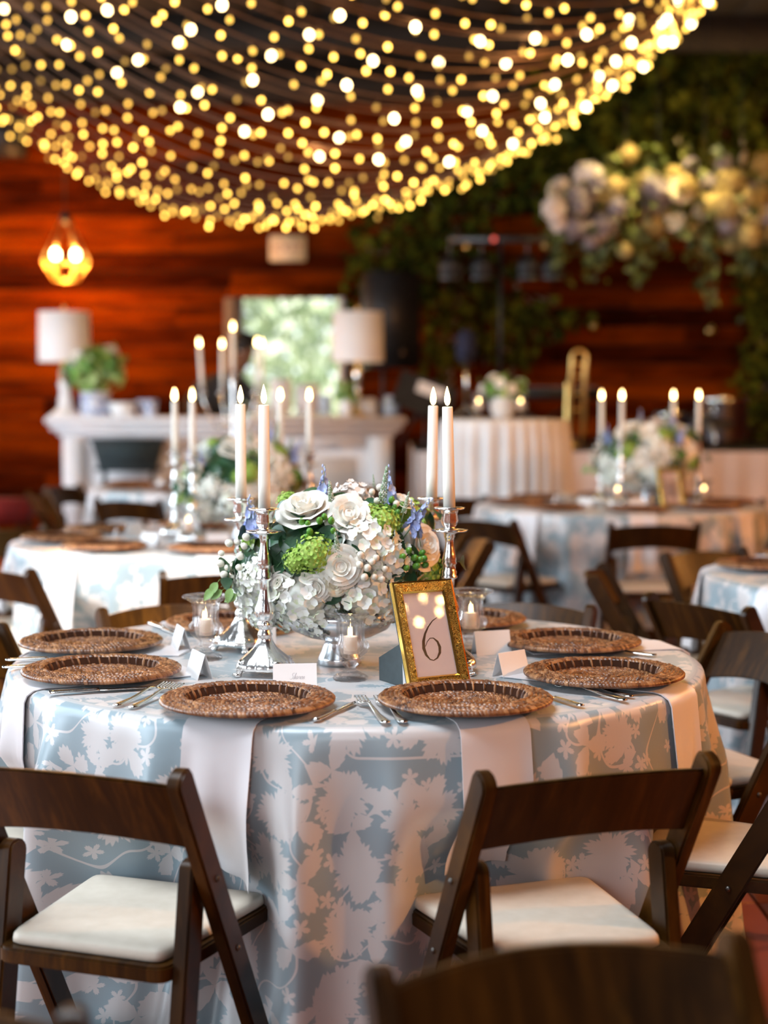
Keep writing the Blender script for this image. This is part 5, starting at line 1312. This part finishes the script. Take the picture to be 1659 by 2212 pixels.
def pendant(p, label, bulbs, glow, wire=M['cage'], s=1., group='geometric pendant lamps', gcol=(1, .40, .085), br=.033, bm=None):
    t = thing('pendant_lamp', label, 'pendant lamp', tuple(p), .3, group); t.scale = (s,) * 3
    def rg(r, z, n=6): return [Vector((r * math.cos(2 * PI * k / n), r * math.sin(2 * PI * k / n), z)) for k in range(n)]
    top, mid, low = rg(.035, .30), rg(.20, -.06), rg(.10, -.22)
    for k in range(6):
        MB().tube([top[k], mid[k], low[k]], .006, 6).obj('cage_rib', wire, t)
    MB().tube(mid, .006, 6, True).obj('cage_ring', wire, t); MB().tube(low, .006, 6, True).obj('cage_ring', wire, t)
    MB().lathe([(0, .36), (.03, .355), (.045, .30), (.03, .26), (0, .26)], 16).obj('canopy_cap', M['black'], t)
    MB().tube([(0, 0, .36), (0, 0, (ZC - .02 - p[2]) / s)], .005, 6).obj('cord', M['black'], t)
    for k in range(bulbs):
        a = 2 * PI * k / bulbs; b = MB().tube([(.02 * math.cos(a), .02 * math.sin(a), .27), (.075 * math.cos(a), .075 * math.sin(a), .10), (.085 * math.cos(a), .085 * math.sin(a), .05)], .009, 8).obj('socket_arm', M['brass'], t)
        MB().ball((.085 * math.cos(a), .085 * math.sin(a), .0), (br, br, br * 1.4), 14, 10).obj('bulb', bm or M['globe'], b)
    if glow: light('pendant_glow', 'POINT', tuple(Vector(p) + Vector((0, -.02, -.10 * s))), glow, gcol, .05)
    return t
pendant(at_y(142, 550, 13.7), 'geometric wire pendant with two bare bulbs hanging at far left', 2, 95)
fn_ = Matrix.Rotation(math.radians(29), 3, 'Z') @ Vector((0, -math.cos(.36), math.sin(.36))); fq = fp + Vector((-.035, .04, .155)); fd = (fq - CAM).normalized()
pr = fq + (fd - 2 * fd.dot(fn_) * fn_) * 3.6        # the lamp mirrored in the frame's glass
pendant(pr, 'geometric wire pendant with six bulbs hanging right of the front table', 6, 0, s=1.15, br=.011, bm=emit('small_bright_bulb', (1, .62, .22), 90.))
pendant(Vector((4.3, 2.3, 2.75)), 'added unseen wire pendant with six bulbs farther right of the front table', 6, 340, s=1.2)  # added lamp: carries the warm right light clear of the glass reflection
pendant(Vector((4.3, 5.2, 2.75)), 'geometric wire pendant with six bulbs hanging above the table at the right edge', 6, 150, s=1.2)
pendant(Vector((4.8, 7.6, 2.8)), 'geometric wire pendant with six bulbs hanging near the stage at right', 6, 120, s=1.2)
pendant(Vector((-4.6, 13.4, 2.9)), 'geometric wire pendant with two bulbs beyond the left edge of view', 2, 120)
for px, py in ((1284, 704), (1537, 714)):
    p = at_y(px, py, YB - .03); t = thing('wall_hook', 'small brass hook on the plank wall, %s one above the right candles' % ('left' if px < 1400 else 'right'), 'hook', (p.x, YB + .005, p.z)); MB().lathe([(.04, 0), (.04, .01), (0, .012)], 16, M=Matrix.Rotation(PI / 2, 4, 'X')).obj('plate', M['brass'], t); MB().tube([(0, 0, .02), (0, -.05, .02), (0, -.06, .05)], .012, 8).obj('peg', M['brass'], t)
pbk = at_y(20, 292, 13.9)
t = thing('wall_speaker', 'black speaker box high in the far left corner', 'speaker', (pbk.x - .05, pbk.y, pbk.z)); MB().box((0, 0, 0), (.36, .30, .36)).obj('cabinet', M['black'], t, bevel=.015); MB().box((0, -.155, 0), (.32, .01, .32)).obj('grille', M['black'], t, bevel=.004); MB().tube([(0, .1, .1), (0, .62, .1)], .02, 8).obj('bracket', M['black'], t)

# jacket over a chair and red seat at the left edge
jp = on_z(60, 1045, .78); jc = Vector((-2.28, 9.7, 0)); ph = math.radians(-75)
chair(jc, ph, 'wood folding chair with a charcoal jacket over its back at the left edge', 'folding chairs at the left edge')
t = thing('jacket', 'charcoal jacket draped over a chair back at the left edge', 'jacket', (jc.x, jc.y, 0), ph)
M['jacket'] = vary('charcoal_wool', [(.3, (.03, .028, .028)), (.7, (.06, .055, .055))], .9, 12, False)
def jf(u, v):
    x = (u - .5) * .42; q = 1 - (2 * u - 1) ** 2; L = .05
    if v < .45: z = .775 - .34 * (.45 - v) / .45; y = ypost(z) - .075 - .02 * q - .02 * (1 - v / .45) + .008 * math.sin(14 * u)
    elif v < .55: e = (v - .45) / .1; z = .775 + .012 * math.sin(e * PI) + .012 * q; y = ypost(.775) - .075 - .02 * q + .085 * e
    else: z = .775 - .26 * (v - .55) / .45; y = ypost(z) + .035 - .02 * q + .008 * math.sin(11 * u)
    return (x, y, z)
mj = MB(); mj.grid(jf, 24, 30); jo = mj.obj('cloth', M['jacket'], t); md = jo.modifiers.new('thick', 'SOLIDIFY'); md.thickness = .008
rp = at_y(5, 1110, 11.2); t = thing('red_bench', 'dark red upholstered seat at the far left edge', 'bench', (rp.x - .12, 11.3, 0))
M['red'] = vary('dark_red_fabric', [(.3, (.16, .006, .006)), (.7, (.24, .012, .010))], .9, 20, False)
MB().box((0, 0, .55), (.60, .4, .16)).obj('seat', M['red'], t, bevel=.03, seg=3)
for sx in (-.25, .25):
    for sy in (-.15, .15): MB().tube([(sx, sy, .48), (sx, sy, 0)], .02, 8).obj('leg', M['chair'], t)

# ================================================================ string lights
M['wire'] = simple('string_wire', (.19, .095, .05), .6)
M['fairy'] = emit('fairy_bulb', (1, .54, .085), 6.5, .85); M['festoon'] = emit('festoon_bulb', (1, .70, .32), 15., .2)
fb = MB().ball((0, 0, -.016), (.0125, .0125, .0145), 8, 6).mesh('bulb', M['fairy'])
fs = MB().tube([(0, 0, .0), (0, 0, .022)], .004, 5).mesh('cap', M['wire'])
gb = MB().ball((0, 0, -.022), (.019, .019, .022), 10, 8).mesh('bulb', M['festoon'])
ORD = ['lowest', 'second', 'third', 'fourth', 'fifth', 'sixth', 'seventh', 'eighth', 'ninth', 'tenth', 'eleventh', 'twelfth', 'thirteenth', 'fourteenth', 'fifteenth', 'sixteenth', 'seventeenth', 'eighteenth', 'nineteenth', 'twentieth', 'twenty-first', 'twenty-second', 'twenty-third', 'twenty-fourth', 'twenty-fifth', 'twenty-sixth']
rs = random.Random(77)
HUBP = (1560, -60, 9.2)
def strand(u, label, kind, step):
    L = at_y(-170, lerp(95, -520, u ** 1.35), lerp(13.6, 5.6, u)); zm = (lerp(13.6, 5.6, u) + HUBP[2]) / 2
    H_ = at_y(HUBP[0] + rs.uniform(-10, 10), HUBP[1] + rs.uniform(-8, 8), HUBP[2] + .2 * (.5 - u))
    Mp = at_y(lerp(560, 1000, u), 472 - 490 * u ** 1.8, zm); C = 2 * Mp - .5 * (L + H_)
    def P(t): return L * (1 - t) ** 2 + C * 2 * t * (1 - t) + H_ * t * t
    pts = [P(i / 48) for i in range(49)]
    o = Vector(L); mb = MB().tube([p - o for p in pts], .0045 if kind == 'fairy' else .005, 5)
    t = thing('light_string', label, 'string lights', tuple(o), 0, 'strands of the string light canopy'); mb.obj('wire', M['wire'], t)
    acc = rs.uniform(0, step); prev = pts[0]
    N = 600
    for i in range(1, N + 1):
        p = P(i / N); acc += (p - prev).length; prev = p
        if acc >= step:
            acc -= step * rs.uniform(.72, 1.28) if kind == 'fairy' else step
            x, y = pix(p)
            if -420 < x < 2080 and -260 < y < 600:
                b = put('bulb', fb if kind == 'fairy' else gb, t, p - o + Vector((rs.gauss(0, .02), rs.gauss(0, .02), -.024 + rs.gauss(0, .022))), (rs.uniform(-.5, .5), rs.uniform(-.5, .5), 0))
                put('cap', fs, b)
NS = 21
for k in range(NS):
    u = k / (NS - 1); strand(u, 'golden fairy light string, %s strand of the canopy counting from the lowest' % ORD[k] if k else 'golden fairy light string, lowest strand of the sagging canopy', 'fairy', lerp(.14, .175, u))
for k, u in enumerate((.50, .58, .66, .74, .82, .90)):
    strand(u + .012, 'string of larger warm white bulbs, %s such strand of the canopy counting from below' % ('first', 'second', 'third', 'fourth', 'fifth', 'sixth', 'seventh')[k], 'festoon', .40)
